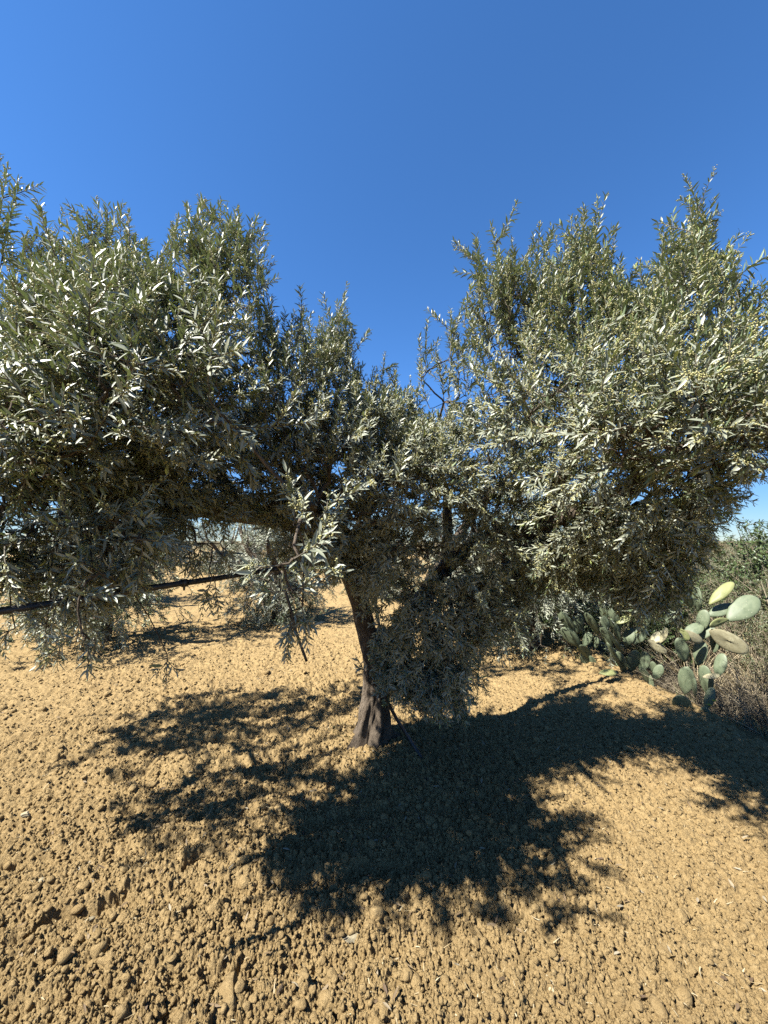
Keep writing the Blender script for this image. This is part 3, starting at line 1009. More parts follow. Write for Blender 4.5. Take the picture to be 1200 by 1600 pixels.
rng = np.random.default_rng(77)

# ------------------------------------------------------------------ irrigation pipe
def pipe_mat():
    m, nt, b, out = new_mat("black_polyethylene")
    n = noise_tex(nt, 30, 4, 0.6, position(nt))
    nt.links.new(ramp(nt, n, [(0.35, (0.010, 0.010, 0.011)), (0.75, (0.035, 0.032, 0.028))]), b.inputs["Base Color"])
    b.inputs["Roughness"].default_value = 0.5
    return m


PIPE = pipe_mat()


def pipe(name, pts, r, label, n=60, cat="pipe"):
    so = Soup()
    P = smooth_path(pts, n)
    so.tubes(P[None], np.full((1, n), r), 14, True)
    o = so.build(name, PIPE)
    return tag(o, label, cat)


main_pipe = pipe("irrigation_pipe", [at(-260, 985, 1.02), at(-100, 968, 1.1), at(0, 955, 1.22), at(120, 937, 1.38), at(240, 918, 1.56), at(330, 905, 1.78), at(400, 894, 2.02),
                         at(470, 884, 2.35), at(535, 878, 2.70)], 0.0125, "black irrigation pipe strung at waist height from the left edge to the tree", 90)
for k, (px, py, D) in enumerate(((100, 940, 1.352), (288, 911, 1.665), (430, 889.5, 2.14))):
    so = Soup()
    c = at(px, py, D)
    ax = unit(at(px + 8, py - 1.3, D + 0.02) - c)
    so.tubes(np.stack((c - ax * 0.012, c - ax * 0.011, c + ax * 0.011, c + ax * 0.012))[None], np.array([[0.0135, 0.017, 0.017, 0.0135]]), 14, True)
    so.tubes(np.stack((c, c - UP * 0.018, c - UP * 0.032))[None], np.array([[0.006, 0.0055, 0.004]]), 8, True)
    so.build("dripper", PIPE, main_pipe)
pipe("drip_tube", [at(440, 905, 1.95), at(452, 945, 1.95), at(462, 985, 1.96), at(479, 1033, 1.97)], 0.007, "thin black tube end dangling below the bud clusters left of the trunk", 24, "tube")
pipe("drip_tube", [at(580, 850, 2.74), at(584, 900, 2.74), at(586, 935, 2.74), at(592, 975, 2.76), at(600, 1010, 2.72)], 0.011, "short black tube hanging upright in the fork of the trunk", 24, "tube")
e = on_ground(662, 1190)
pipe("drip_tube", [at(600, 1085, 2.68), at(618, 1120, 2.70), at(640, 1155, 2.68), e + [0, 0, 0.0], e + [0.06, -0.04, -0.06]], 0.012, "black tube leaning from the trunk base to the shaded soil", 30, "tube")
pipe("irrigation_pipe", [np.array([-12, 14.2, 0.9]), np.array([-7, 12.5, 0.82]), np.array([-4, 11.6, 0.9]), np.array([-1.5, 10.9, 0.85])], 0.014,
     "distant black irrigation pipe between the back trees at left", 40)

# ------------------------------------------------------------------ prickly pears
def pad_mat(name, c0, c1, dots, spots):
    m, nt, b, out = new_mat(name)
    tc = nt.nodes.new("ShaderNodeTexCoord")
    n = noise_tex(nt, 6, 5, 0.6, tc.outputs["Object"])
    col = ramp(nt, n, alb([(0.3, c0), (0.7, c1)]))
    mp = nt.nodes.new("ShaderNodeMapping")
    mp.inputs["Scale"].default_value = (1.0, 0.02, 1.35)
    nt.links.new(tc.outputs["Object"], mp.inputs["Vector"])
    v = nt.nodes.new("ShaderNodeTexVoronoi")
    v.inputs["Scale"].default_value = spots
    v.inputs["Randomness"].default_value = 0.35
    nt.links.new(mp.outputs[0], v.inputs["Vector"])
    f = ramp(nt, v.outputs["Distance"], [(0.07, (1, 1, 1)), (0.17, (0, 0, 0))])
    nt.links.new(mixc(nt, f, col, alb([(0, dots)])[0][1]), b.inputs["Base Color"])
    b.inputs["Roughness"].default_value = 0.55
    b.inputs["Specular IOR Level"].default_value = 0.35
    bump(nt, b, f, 0.5, 0.004)
    return m


PAD = pad_mat("prickly_pear_skin", (0.17, 0.22, 0.125), (0.27, 0.32, 0.19), (0.50, 0.50, 0.34), 8.5)
PAD_YELLOW = pad_mat("yellowing_pad_skin", (0.30, 0.34, 0.12), (0.42, 0.42, 0.18), (0.55, 0.5, 0.3), 8.5)
PAD_DEAD = pad_mat("dried_pad_skin", (0.38, 0.335, 0.185), (0.60, 0.555, 0.34), (0.24, 0.18, 0.11), 9)


def make_pad_mesh(seed, thick=0.050):
    r = np.random.default_rng(seed)
    nu, nv = 36, 9
    V, polys = [], []
    w1, w2, w3 = r.normal(0, 0.025), r.normal(0, 0.03), r.normal(0, 0.05)
    for j in range(nv):
        b = -math.pi / 2 + math.pi * j / (nv - 1)
        rr, yy = max(math.cos(b), 0.0) ** 0.55, math.sin(b)
        for i in range(nu):
            a = 2 * math.pi * i / nu
            z = -math.cos(a)
            w = math.sin(a)
            prof = 0.74 + 0.26 * (z + 1) / 2 - 0.30 * max(0, -z - 0.35)
            x = w * prof * (1 + w1 * math.sin(3 * a) + w2 * math.cos(2 * a))
            V.append((0.5 * x * rr, yy * thick * (0.55 + 0.45 * (1 - rr ** 2) + 0.25) + w3 * (z * rr + 1) ** 2 * 0.4 + 0.03 * x * w3 * 8, 0.5 + 0.5 * z * rr))
    for j in range(nv - 1):
        for i in range(nu):
            i2 = (i + 1) % nu
            polys.append((j * nu + i, j * nu + i2, (j + 1) * nu + i2, (j + 1) * nu + i))
    so = Soup()
    so.add(np.array(V)[None], polys)
    o = so.build("pad", PAD)
    me = o.data
    bpy.data.objects.remove(o)
    return me


pad_meshes = {k: [] for k in ("g", "y", "d")}
for k in range(5):
    me = make_pad_mesh(200 + k)
    pad_meshes["g"].append(me)
    for key, m in (("y", PAD_YELLOW), ("d", PAD_DEAD)):
        me2 = me.copy()
        me2.materials[0] = m
        pad_meshes[key].append(me2)

from mathutils import Matrix, Vector


def add_pad(root, b, t, w, yaw, kind="g", label=None, k=[0]):
    """pad from base point b to tip t, w metres wide, its face turned yaw degrees away from the viewer"""
    b, t = np.asarray(b), np.asarray(t)
    t = b + 1.10 * (t - b)
    ax = t - b
    L = np.linalg.norm(ax)
    z = ax / L
    view = unit(EYE - 0.5 * (b + t))
    y = view - z * np.dot(view, z)
    y = unit(y)
    x = np.cross(y, z)
    ca, sa = math.cos(R(yaw)), math.sin(R(yaw))
    y, x = y * ca + x * sa, x * ca - y * sa
    k[0] += 1
    o = bpy.data.objects.new("pad", pad_meshes[kind][k[0] % 5])
    C.objects.link(o)
    M = Matrix([[x[i] * w, y[i] * L * 0.9, z[i] * L, b[i]] for i in range(3)] + [[0, 0, 0, 1]])
    w *= 1.14
    o.parent = root
    o.matrix_basis = Matrix.Translation(Vector(root.location)).inverted() @ M
    if label:
        o["label"] = label
    return o


def cactus(px, py, label, pads, filler=0, fx=(0, 0), fd=4.5, group="prickly pears along the field edge"):
    g = on_ground(px, py)
    root = empty("prickly_pear", tuple(g))
    tag(root, label, "cactus", group)
    for (x0, y0, x1, y1, wpx, D, yaw, kind, lab) in pads:
        add_pad(root, at(x0, y0, D), at(x1, y1, D - 0.02), wpx / F_PX * D, yaw, kind, lab)
    return root


cactus(915, 1040, "blue-green prickly pear clump beside the sunlit path, leftmost of the cacti", [
    (899, 989, 875, 961, 19, 4.75, 20, "g", None), (907, 1011, 881, 985, 22, 4.72, 10, "g", None), (912, 1010, 922, 990, 14, 4.7, 15, "g", None),
    (924, 1030, 906, 1007, 16, 4.68, 10, "g", None), (936, 992, 917, 961, 17, 4.62, 35, "g", None), (931, 1013, 931, 997, 10, 4.66, 20, "g", None),
    (918, 1046, 912, 1024, 15, 4.7, -20, "g", None), (930, 1048, 925, 1026, 14, 4.66, 40, "g", None), (880, 963, 868, 946, 7, 4.78, 40, "g", None),
    (902, 990, 906, 962, 18, 4.85, -30, "g", None),
])
cactus(975, 1055, "tall dark prickly pear in the shade under the right branches, middle of the clumps", [
    (969, 987, 944, 953, 25, 4.45, 15, "g", None), (949, 988, 944, 966, 14, 4.42, -20, "g", None), (948, 957, 956, 930, 17, 4.5, 10, "g", None),
    (962, 953, 966, 928, 16, 4.52, 25, "g", None), (936, 945, 944, 925, 14, 4.5, 40, "g", None), (957, 1014, 940, 984, 16, 4.4, 30, "g", None),
    (974, 1022, 950, 990, 16, 4.36, 70, "g", None), (970, 1044, 953, 1006, 15, 4.34, 65, "g", None), (988, 1006, 1006, 982, 22, 4.38, 10, "g", None),
    (968, 1006, 962, 978, 18, 4.36, 60, "g", None), (978, 1010, 984, 984, 20, 4.42, 20, "g", None), (975, 1050, 966, 1022, 18, 4.36, 30, "g", None),
    (985, 1050, 992, 1018, 20, 4.40, -20, "g", None), (1000, 1050, 1012, 1022, 20, 4.35, 30, "g", None), (980, 955, 990, 930, 18, 4.6, 20, "g", None),
    (1000, 985, 1012, 955, 20, 4.5, -15, "g", None), (1015, 1005, 1036, 988, 18, 4.3, 25, "d", "dried tan pad"), (1012, 1000, 1038, 1018, 16, 4.28, 20, "d", "dried tan pad"),
    (1030, 1005, 1044, 985, 14, 4.25, 50, "d", "dried tan pad"), (962, 975, 985, 962, 15, 4.4, 40, "y", "yellowing pad"),
])
cactus(1100, 1070, "spreading prickly pear with large pale pads and dried tan pads beside the scrub, rightmost clump", [
    (1108, 945, 1142, 910, 19, 3.62, 15, "y", "yellow-green upright pad"), (1137, 970, 1180, 935, 34, 3.55, 5, "g", None), (1106, 962, 1142, 948, 20, 3.64, 20, "g", None),
    (1139, 968, 1106, 974, 15, 3.54, 40, "y", "pale yellow-green pad"), (1093, 988, 1101, 956, 20, 3.62, 20, "g", None), (1068, 992, 1096, 976, 20, 3.6, 15, "g", None),
    (1062, 985, 1097, 1002, 17, 3.54, 10, "d", "dried tan pad"), (1063, 982, 1075, 998, 11, 3.53, 20, "y", "yellowing pad"),
    (1108, 984, 1156, 1013, 31, 3.50, 10, "d", "large dried tan pad"), (1093, 1000, 1112, 976, 18, 3.6, 30, "g", None), (1120, 1058, 1127, 1025, 20, 3.5, 25, "g", None),
    (1086, 1090, 1083, 1062, 12, 3.45, 55, "g", None), (1097, 1058, 1122, 1056, 10, 3.48, 30, "d", "dried tan pad"), (1115, 1020, 1122, 990, 20, 3.6, 40, "g", None),
    (1090, 1040, 1096, 1004, 22, 3.62, 20, "g", None), (1070, 1035, 1064, 1002, 20, 3.66, -20, "g", None), (1105, 1085, 1100, 1045, 24, 3.55, 30, "g", None),
    (1070, 1085, 1074, 1045, 24, 3.6, 10, "g", None), (1080, 950, 1070, 925, 16, 3.7, 20, "g", None), (1060, 960, 1046, 935, 16, 3.75, 20, "g", None),
    (1090, 955, 1086, 922, 18, 3.68, 35, "g", None), (1040, 975, 1056, 948, 18, 3.78, 30, "g", None),
])
cactus(1028, 1085, "small prickly pear with thin stalk-like pads at the soil edge below the middle clump", [
    (1022, 1062, 1033, 1041, 15, 3.98, 10, "g", None), (1017, 1086, 1021, 1058, 10, 3.98, 50, "g", None), (1024, 1056, 1020, 1036, 12, 4.02, 20, "g", None),
    (1019, 1090, 1038, 1080, 12, 3.9, 20, "g", None), (1012, 1066, 1006, 1048, 12, 4.05, 20, "g", None),
])
cactus(1070, 1112, "single broad prickly pear pad rising from the soil edge", [(1079, 1114, 1056, 1088, 27, 3.42, 5, "g", None), (1081, 1118, 1079, 1102, 16, 3.42, 20, "g", None)])
cactus(1100, 1122, "young prickly pear of two stacked slim pads next to the yellow flower", [(1097, 1126, 1103, 1107, 15, 3.36, 10, "g", None), (1102, 1110, 1111, 1078, 15, 3.36, 15, "g", None)])
g = on_ground(945, 1055)
pl = empty("fallen_pad", tuple(g))
tag(pl, "fallen yellow-green cactus pad lying on the soil in front of the dark clump", "cactus pad")
add_pad(pl, at(936, 1052, 4.10), at(962, 1049, 4.10), 15 / F_PX * 4.1, 35, "y")

# ------------------------------------------------------------------ verge plants
SCRUB = leaf_mat("scrub_leaf", [(0.0, (0.10, 0.135, 0.045)), (0.6, (0.20, 0.23, 0.085)), (1.0, (0.36, 0.36, 0.15))], [(0.0, (0.12, 0.15, 0.06)), (1.0, (0.22, 0.24, 0.11))], 0.55)
LUSH = leaf_mat("lush_leaf", [(0.0, (0.05, 0.10, 0.02)), (1.0, (0.14, 0.22, 0.05))], [(0.0, (0.10, 0.16, 0.05)), (1.0, (0.17, 0.24, 0.08))], 0.45)
DRY = plain_mat("dry_stem", [(0.0, (0.20, 0.155, 0.10)), (0.5, (0.36, 0.29, 0.19)), (1.0, (0.62, 0.53, 0.36))], 0.9)
STRAW = plain_mat("straw", [(0.0, (0.45, 0.34, 0.17)), (1.0, (0.72, 0.62, 0.40))], 0.8)
GRASSM = leaf_mat("grass_blade", [(0.0, (0.10, 0.16, 0.04)), (0.5, (0.20, 0.24, 0.07)), (1.0, (0.42, 0.36, 0.17))], [(0.0, (0.12, 0.18, 0.05)), (1.0, (0.40, 0.35, 0.17))], 0.6)
PETAL = plain_mat("yellow_petal", [(0.0, (0.75, 0.60, 0.02)), (1.0, (0.85, 0.72, 0.04))], 0.5)


def make_shrub(name, seed, rad, hgt, n, mat, leaf_len, aspect, dry=0):
    global rng
    rng = np.random.default_rng(seed)
    root = empty(name)
    # many stems from the base
    ns = 16
    a = rng.random(ns) * 6.28
    tip = np.stack((np.cos(a) * rad * rng.uniform(0.3, 0.9, ns), np.sin(a) * rad * rng.uniform(0.3, 0.9, ns), hgt * rng.uniform(0.55, 0.95, ns)), -1)
    s = np.linspace(0, 1, 6)[None, :, None]
    P = tip[:, None, :] * s + np.array([0, 0, -0.05]) + (s * (1 - s)) * rng.normal(0, 0.2, (ns, 1, 3))
    st = Soup()
    st.tubes(P, 0.010 * (1.1 - 0.8 * s[..., 0]) * np.ones((ns, 1)), 5)
    lv = Soup()
    k = rng.integers(0, ns, n)
    f = rng.uniform(0.15, 1.0, n)
    idx = np.clip((f * 5).astype(int), 0, 5)
    b = P[k, idx] + rng.normal(0, 1, (n, 3)) * np.array([rad * 0.22, rad * 0.22, hgt * 0.10])
    b[:, 2] = np.maximum(b[:, 2], 0.02)
    d = unit(b * np.array([0.5 / rad, 0.5 / rad, 0]) + UP * 0.55 + rng.normal(0, 0.4, (n, 3)))
    be = rng.normal(0, 0.12, (n, 3)) + UP * 0.1
    L = np.clip(rng.normal(0.22, 0.06, n), 0.08, 0.45)
    B, D, E, LL = with_sides(b, d, be, L, 2, 0.5)
    grow_shoots(B, D, E, LL, lv, None, st, leaf_len=leaf_len, gap=0.022, bud_p=0, leaf_p=0.9, rad=0.0022, aspect=aspect)
    st.build("stems", DRY if dry else TWIG, root)
    lv.build("crown", mat, root)
    return root


def make_dry_shrub(name, seed, rad, hgt, n):
    """leafless tangle of dead stems"""
    r = np.random.default_rng(seed)
    root = empty(name)
    st = Soup()
    a = r.random(n) * 6.28
    p0 = np.stack((np.cos(a), np.sin(a), 0 * a), -1) * (rad * 0.5 * r.random(n) ** 0.5)[:, None]
    p0[:, 2] = -0.04
    d = unit(np.stack((np.cos(a) * 0.6, np.sin(a) * 0.6, 0.4 + r.random(n)), -1) + r.normal(0, 0.35, (n, 3)))
    L = hgt * r.uniform(0.5, 1.2, n)
    be = r.normal(0, 0.35, (n, 3))
    be[:, 2] -= 0.25
    s = np.linspace(0, 1, 9)[None, :, None]
    P = p0[:, None] + L[:, None, None] * (s * d[:, None] + s ** 2 * be[:, None])
    P += np.cumsum(r.normal(0, 0.006, P.shape), axis=1)
    P[..., 2] = np.maximum(P[..., 2], -0.02)
    st.tubes(P, 0.0040 * (1.1 - 0.9 * s[..., 0]) * r.uniform(0.5, 1.4, (n, 1)), 4)
    for rep in range(3):
        k = r.integers(0, n, n)
        i = r.integers(2, 8, n)
        q0 = P[k, i]
        dd = unit(r.normal(0, 1, (n, 3)) + 0.5 * d[k])
        l2 = hgt * r.uniform(0.12, 0.4, n)
        s2 = np.linspace(0, 1, 5)[None, :, None]
        Q = q0[:, None] + l2[:, None, None] * (s2 * dd[:, None] + s2 ** 2 * r.normal(0, 0.25, (n, 1, 3)))
        Q[..., 2] = np.maximum(Q[..., 2], -0.02)
        st.tubes(Q, 0.0022 * (1.1 - 0.9 * s2[..., 0]) * r.uniform(0.5, 1.3, (n, 1)), 3)
    st.build("stems", DRY, root)
    return root


def blades(so, p0, d, bend, L, W):
    """curved tapering blades as ribbons with 5 cross sections"""
    n = len(p0)
    K = 5
    s = np.linspace(0, 1, K)
    sd = unit(np.cross(d, UP + rng.normal(0, 0.1, (n, 3))))
    V = np.empty((n, K * 2, 3))
    for i, t in enumerate(s):
        c = p0 + L[:, None] * (t * d + t * t * bend)
        w = (0.5 * W * (1.0 - t ** 1.6) + 0.0004)[:, None]
        V[:, 2 * i] = c - sd * w
        V[:, 2 * i + 1] = c + sd * w
    so.add(V, [(2 * i, 2 * i + 1, 2 * i + 3, 2 * i + 2) for i in range(K - 1)])


def make_tuft(name, seed, rad, hgt, n, mat):
    global rng
    rng = np.random.default_rng(seed)
    root = empty(name)
    so = Soup()
    a = rng.random(n) * 6.28
    rr = rad * np.sqrt(rng.random(n))
    p0 = np.stack((np.cos(a) * rr, np.sin(a) * rr, np.full(n, -0.02)), -1)
    d = unit(np.stack((np.cos(a) * 0.5, np.sin(a) * 0.5, np.ones(n)), -1) + rng.normal(0, 0.3, (n, 3)))
    be = np.stack((np.cos(a) * 0.3, np.sin(a) * 0.3, -0.35 * np.ones(n)), -1) + rng.normal(0, 0.15, (n, 3))
    blades(so, p0, d, be, hgt * rng.uniform(0.5, 1.2, n), rng.uniform(0.003, 0.006, n))
    so.build("blades", mat, root)
    return root


def place(proto, spots, cat, group):
    for k, (x, y, rz, s, lab) in enumerate(spots):
        o = proto if k == 0 else copy_tree(proto, (0, 0, 0))
        o.location = (x, y, gz(x, y))
        o.rotation_euler = (0, 0, rz)
        o.scale = (s, s, s)
        tag(o, lab, cat, group, "thing")


place(make_shrub("lush_shrub", 301, 0.75, 1.75, 560, LUSH, 0.040, 0.42), [
    (3.05, 6.3, 0, 0.95, "fresh green leafy shrub behind the leftmost prickly pear"),
    (3.9, 5.6, 1.5, 0.9, "green leafy shrub standing behind the middle prickly pear"),
    (3.3, 8.3, 2.5, 1.3, "taller green shrub at the far end of the sunlit path"),
    (5.6, 5.5, 4.0, 1.25, "dark green bush poking above the scrub against the sky at right"),
], "shrub", "leafy green shrubs behind the prickly pears")
place(make_shrub("scrub_bush", 302, 0.75, 1.5, 520, SCRUB, 0.034, 0.30, 1), [
    (4.35, 4.1, 0, 1.0, "grey-green scrub bush right behind the large pale cactus pads"),
    (5.2, 4.6, 1.0, 1.1, "grey-green scrub bush at the right edge, second behind the dried tan pad"),
    (5.5, 6.6, 2.0, 1.15, "yellowish scrub bush further back near the skyline at right"),
    (6.9, 6.2, 3.3, 1.2, "scrub bush at the right edge below the open sky"),
    (7.6, 8.6, 4.2, 1.2, "far scrub bush on the skyline at the right edge"),
    (4.4, 7.3, 5.2, 1.2, "scrub bush behind the shaded cactus under the hanging branches"),
    (9.6, 11.0, 0.7, 1.3, "farthest scrub bush on the right skyline"),
    (3.72, 3.38, 0.7, 0.55, "low scrub bush beside the dead twigs at the right edge"),
], "bush", "scrub bushes beyond the field edge")
place(make_dry_shrub("dry_shrub", 303, 0.45, 0.62, 260), [
    (3.38, 3.42, 0, 1.0, "tangled heap of dead twigs at the right edge below the big dried pad"),
    (3.75, 3.75, 1.2, 1.1, "dead twig tangle behind the front heap at the right edge"),
    (3.15, 3.72, 2.2, 0.8, "dead twigs under the rightmost prickly pear"),
    (3.15, 4.5, 3.0, 0.6, "dead twigs at the foot of the leftmost prickly pear"),
    (5.0, 5.3, 4.0, 1.9, "tall reddish dry stalks in the scrub near the right skyline"),
    (3.55, 3.05, 5.1, 0.75, "low dead twigs at the right frame edge beside the soil"),
], "dry shrub", "dead shrubs along the field edge")
place(make_tuft("grass_tuft", 304, 0.14, 0.20, 90, GRASSM), [
    (3.02, 3.18, 0, 1.0, "grass tuft beside the yellow flower at the right edge of the soil"),
    (3.18, 2.98, 1, 1.1, "pale grass tuft at the right frame edge"),
    (2.85, 3.32, 2, 0.7, "small grass tuft next to the two-pad young cactus"),
    (2.62, 5.55, 3, 0.7, "bright green weed tuft on the sunlit path"),
    (2.45, 6.1, 5, 0.8, "green weed tuft at the far side of the sunlit path"),
    (2.80, 4.85, 4, 0.8, "green tuft at the foot of the leftmost prickly pear"),
    (3.35, 3.15, 4, 1.0, "grass tuft between the dead twigs and the right frame edge"),
    (3.0, 4.05, 4, 0.8, "grass tuft under the middle prickly pear"),
], "grass", "grass tufts along the field edge")
place(make_tuft("dry_grass", 309, 0.28, 0.95, 170, STRAW), [
    (4.15, 4.25, 0, 1.0, "tall pale dry grass behind the large pale cactus pads"),
    (4.75, 5.15, 1, 1.15, "tall dry grass among the scrub, second clump behind the cactus"),
    (5.75, 5.9, 2, 1.2, "tall dry grass under the open sky near the right frame edge"),
    (4.1, 3.65, 3, 0.85, "dry grass at the right frame edge above the dead twigs"),
    (6.6, 7.4, 4, 1.3, "farthest dry grass clump on the right skyline"),
    (3.7, 4.75, 5, 0.9, "dry grass behind the shaded cactus clump in the middle"),
], "grass", "tall dry grass in the scrub")
p = on_ground(548, 1150)
q = make_tuft("green_weed", 305, 0.09, 0.07, 130, leaf_mat("weed_blade", [(0, (0.08, 0.15, 0.02)), (1, (0.16, 0.26, 0.05))], [(0, (0.1, 0.17, 0.03)), (1, (0.16, 0.26, 0.05))], 0.5))
q.location = (p[0] - 0.03, p[1] + 0.05, p[2])
tag(q, "patch of short green weeds at the left foot of the trunk", "weed")


def make_flower(loc, label, heads, seed):
    r = np.random.default_rng(seed)
    root = empty("yellow_flower", loc)
    tag(root, label, "flower", "yellow wild flowers on the verge")
    st = Soup()
    for k in range(heads):
        tip = np.array([r.normal(0, 0.05), r.normal(0, 0.05), r.uniform(0.10, 0.16)])
        s = np.linspace(0, 1, 5)[None, :, None]
        st.tubes(tip[None, None] * s + np.array([0, 0, -0.02]), np.full((1, 5), 0.0018), 5)
        so = Soup()
        a = np.arange(5) / 5 * 6.28 + r.random()
        d = np.stack((np.cos(a), np.sin(a), np.full(5, 0.45)), -1)
        V = leaf_block(np.tile(tip, (5, 1)), d, np.tile(UP, (5, 1)), np.full(5, 0.022), np.full(5, 0.018), np.full(5, 0.15))
        so.add(V, LEAF_POLYS)
        so.build("petals", PETAL, root)
    st.build("stem", GRASSM, root)


f1 = on_ground(1113, 1128)
make_flower(tuple(f1), "yellow flower beside the young two-pad prickly pear", 2, 1)
f2 = on_ground(901, 1033)
make_flower(tuple(f2), "yellow flowers at the foot of the leftmost prickly pear", 5, 2)

# ------------------------------------------------------------------ clods, straw, stones
rng = np.random.default_rng(88)


def icosphere(sub):
    import bmesh
    bm = bmesh.new()
    bmesh.ops.create_icosphere(bm, subdivisions=sub, radius=1.0)
    V = np.array([v.co[:] for v in bm.verts])
    F = [tuple(v.index for v in f.verts) for f in bm.faces]
    bm.free()
    return V, F


ICO, ICO_F = icosphere(2)
ICO4, ICO4_F = icosphere(4)


def rocks(n, r, flat=0.7, V0=None, planes=14):
    """broken angular lumps: balls cut by random planes"""
    V0 = ICO4 if V0 is None else V0
    V = np.repeat(V0[None], n, 0).copy()
    for k in range(planes):
        q = unit(rng.normal(0, 1, (n, 3)))
        off = rng.uniform(0.52, 0.92, n)
        d = np.einsum('nvk,nk->nv', V, q) - off[:, None]
        V -= np.maximum(0, d)[..., None] * q[:, None, :] * 0.96
    if len(V0) > 500:
        for f, a in ((4.0, 0.10), (9.0, 0.05), (19.0, 0.03)):
            o = rng.uniform(0, 50)
            nz = vnoise(V[..., 0] * f + o, V[..., 1] * f + V[..., 2] * f * 0.7, 5) + vnoise(V[..., 2] * f + o, V[..., 0] * f - V[..., 1] * f * 0.6, 6)
            V *= 1 + a * nz[..., None]
    V *= r[:, None, None] * rng.uniform(0.75, 1.25, (n, 1, 3))
    V[..., 2] *= flat
    return V


def scatter(n, rmin, rmax, spread):
    rr = rmin * (rmax / rmin) ** rng.random(n) ** 0.9
    th = rng.uniform(-spread, spread, n)
    x, y = rr * np.sin(th), rr * np.cos(th)
    ok = x < verge_x(y) - 0.05
    return x[ok], y[ok], rr[ok]


x, y, rr = scatter(9000, 0.9, 8.0, R(60))
fine = sstep(0.1, 1.3, x - 0.25 * (y - 1.5)) * (1 - sstep(2.0, 3.2, y))
keep = rng.random(len(x)) > 0.75 * fine
x, y, rr = x[keep], y[keep], rr[keep]
size = np.clip(rng.lognormal(math.log(0.0085), 0.42, len(x)), 0.004, 0.026) * (0.85 + 0.08 * rr)
V = rocks(len(x), size * 1.25, 0.8, ICO, 9)
z = ground_h(x, y, rr * 0.0019)
V += np.stack((x, y, z + size * 0.05), -1)[:, None, :]
so = Soup()
so.add(V, ICO_F)
ICO1, ICO1_F = icosphere(1)
x, y, rr = scatter(60000, 0.9, 6.0, R(58))
size = np.clip(rng.lognormal(math.log(0.0048), 0.35, len(x)), 0.0025, 0.010) * (0.9 + 0.07 * rr)
V = np.repeat(ICO1[None], len(x), 0) * (1 + rng.normal(0, 0.22, (len(x), len(ICO1), 1))) * size[:, None, None] * rng.uniform(0.7, 1.4, (len(x), 1, 3))
V += np.stack((x, y, ground_h(x, y, rr * 0.0019) + size * 0.25), -1)[:, None, :]
so.add(V, ICO1_F)
tag(so.build("soil_clods", CLOD, smooth=False), "loose crumbly clods of ochre soil strewn over the tilled field", "soil", kind="stuff")

x, y, rr = scatter(2300, 0.9, 7.0, R(60))
z = ground_h(x, y, rr * 0.0019) + 0.004
n = len(x)
a = rng.random(n) * 6.28
d = unit(np.stack((np.cos(a), np.sin(a), rng.normal(0.1, 0.25, n)), -1))
so = Soup()
blades(so, np.stack((x, y, z), -1), d, rng.normal(0, 0.12, (n, 3)), np.clip(rng.lognormal(math.log(0.019), 0.5, n), 0.008, 0.06), rng.uniform(0.0016, 0.0036, n))
tag(so.build("straw_litter", STRAW), "short bits of pale straw lying over the soil", "straw", kind="stuff")

x, y, rr = scatter(900, 0.9, 7.0, R(60))
x = np.concatenate((x, TRUNK[0] + rng.normal(0.2, 0.8, 700)))
y = np.concatenate((y, TRUNK[1] + rng.normal(0, 0.7, 700)))
rr = np.hypot(x, y)
z = ground_h(x, y, rr * 0.0019) + 0.006
n = len(x)
a = rng.random(n) * 6.28
so = Soup()
so.add(leaf_block(np.stack((x, y, z), -1), np.stack((np.cos(a), np.sin(a), rng.normal(0, 0.2, n)), -1), UP + rng.normal(0, 0.3, (n, 3)), rng.uniform(0.02, 0.045, n), rng.uniform(0.006, 0.011, n),
                  rng.normal(0.0, 0.2, n)), LEAF_POLYS)
DEADLEAF = plain_mat("fallen_leaf", [(0.0, (0.14, 0.09, 0.05)), (0.6, (0.30, 0.21, 0.11)), (1.0, (0.46, 0.40, 0.28))], 0.7)
tag(so.build("fallen_leaves", DEADLEAF), "dry fallen olive leaves scattered over the soil", "leaves", kind="stuff")

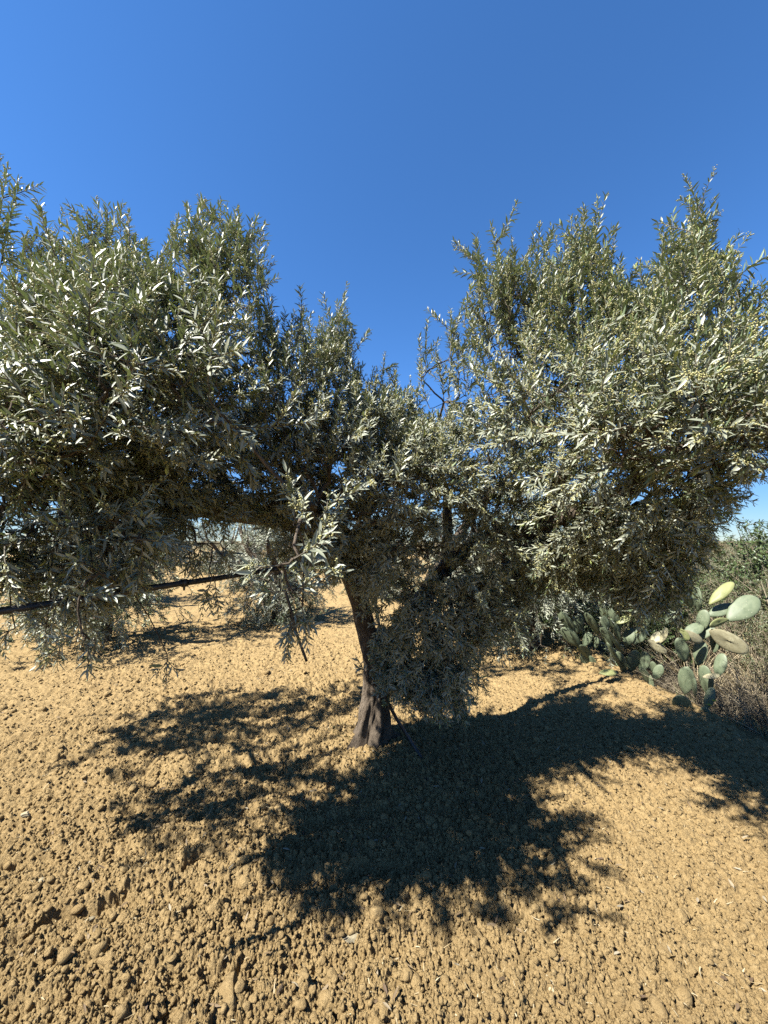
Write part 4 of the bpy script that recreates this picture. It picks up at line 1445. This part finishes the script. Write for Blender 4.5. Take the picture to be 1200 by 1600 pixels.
STONE = plain_mat("pale_stone", [(0.0, (0.50, 0.42, 0.26)), (1.0, (0.60, 0.52, 0.34))], 0.9, 0.2, 60, 0.004)
CHIP = plain_mat("weathered_wood", [(0.0, (0.46, 0.36, 0.24)), (1.0, (0.52, 0.42, 0.30))], 0.9, 0.2, 80, 0.003)
STONES = [
    (551, 1472, 0.022, 0.6, "flat pale stone in the sunlit soil below the shadow's lower middle edge", STONE, (1.1, 0.9)),
    (862, 1548, 0.020, 0.5, "elongated pale stone near the bottom edge, right of centre", STONE, (0.75, 1.5)),
    (352, 1572, 0.042, 0.8, "large rough stone crusted with soil at the bottom edge, left of centre", CLOD, (0.9, 1.2)),
    (139, 1443, 0.020, 0.7, "cream pebble just below the deep furrow at lower left", STONE, (0.8, 1.2)),
    (232, 1487, 0.014, 0.7, "small round cream pebble below the furrow's middle", STONE, (1, 1)),
    (64, 1384, 0.016, 0.7, "whitish pebble above the furrow near the left edge", STONE, (1.3, 0.8)),
    (1040, 1493, 0.022, 0.6, "rounded buff stone in the smooth soil at lower right", CLOD, (1.1, 0.9)),
    (40, 1278, 0.02, 0.6, "buff stone on the left side of the field", STONE, (1.2, 0.8)),
]
for (px, py, r, fl, lab, m, sc) in STONES:
    g = on_ground(px, py)
    h = float(ground_h(np.array([g[0]]), np.array([g[1]]), np.array([0.005]))[0])
    V = rocks(1, np.array([r * 1.2]), fl)
    V[..., 0] *= sc[0]
    V[..., 1] *= sc[1]
    so = Soup()
    so.add(V, ICO4_F)
    o = so.build("stone", m)
    o.location = (g[0], g[1], h + r * 0.1)
    tag(o, lab, "stone", "stones lying on the soil")
g = on_ground(358, 1424)
h = float(ground_h(np.array([g[0]]), np.array([g[1]]), np.array([0.005]))[0])
V = rocks(1, np.array([0.014]), 0.5)
V[..., 0] *= 2.4
so = Soup()
so.add(V, ICO4_F)
o = so.build("wood_chip", CHIP)
o.location = (g[0], g[1], h + 0.012)
o.rotation_euler = (0, 0.1, 0.35)
tag(o, "short weathered wood chip on the sunlit soil, lower left of centre", "wood chip")
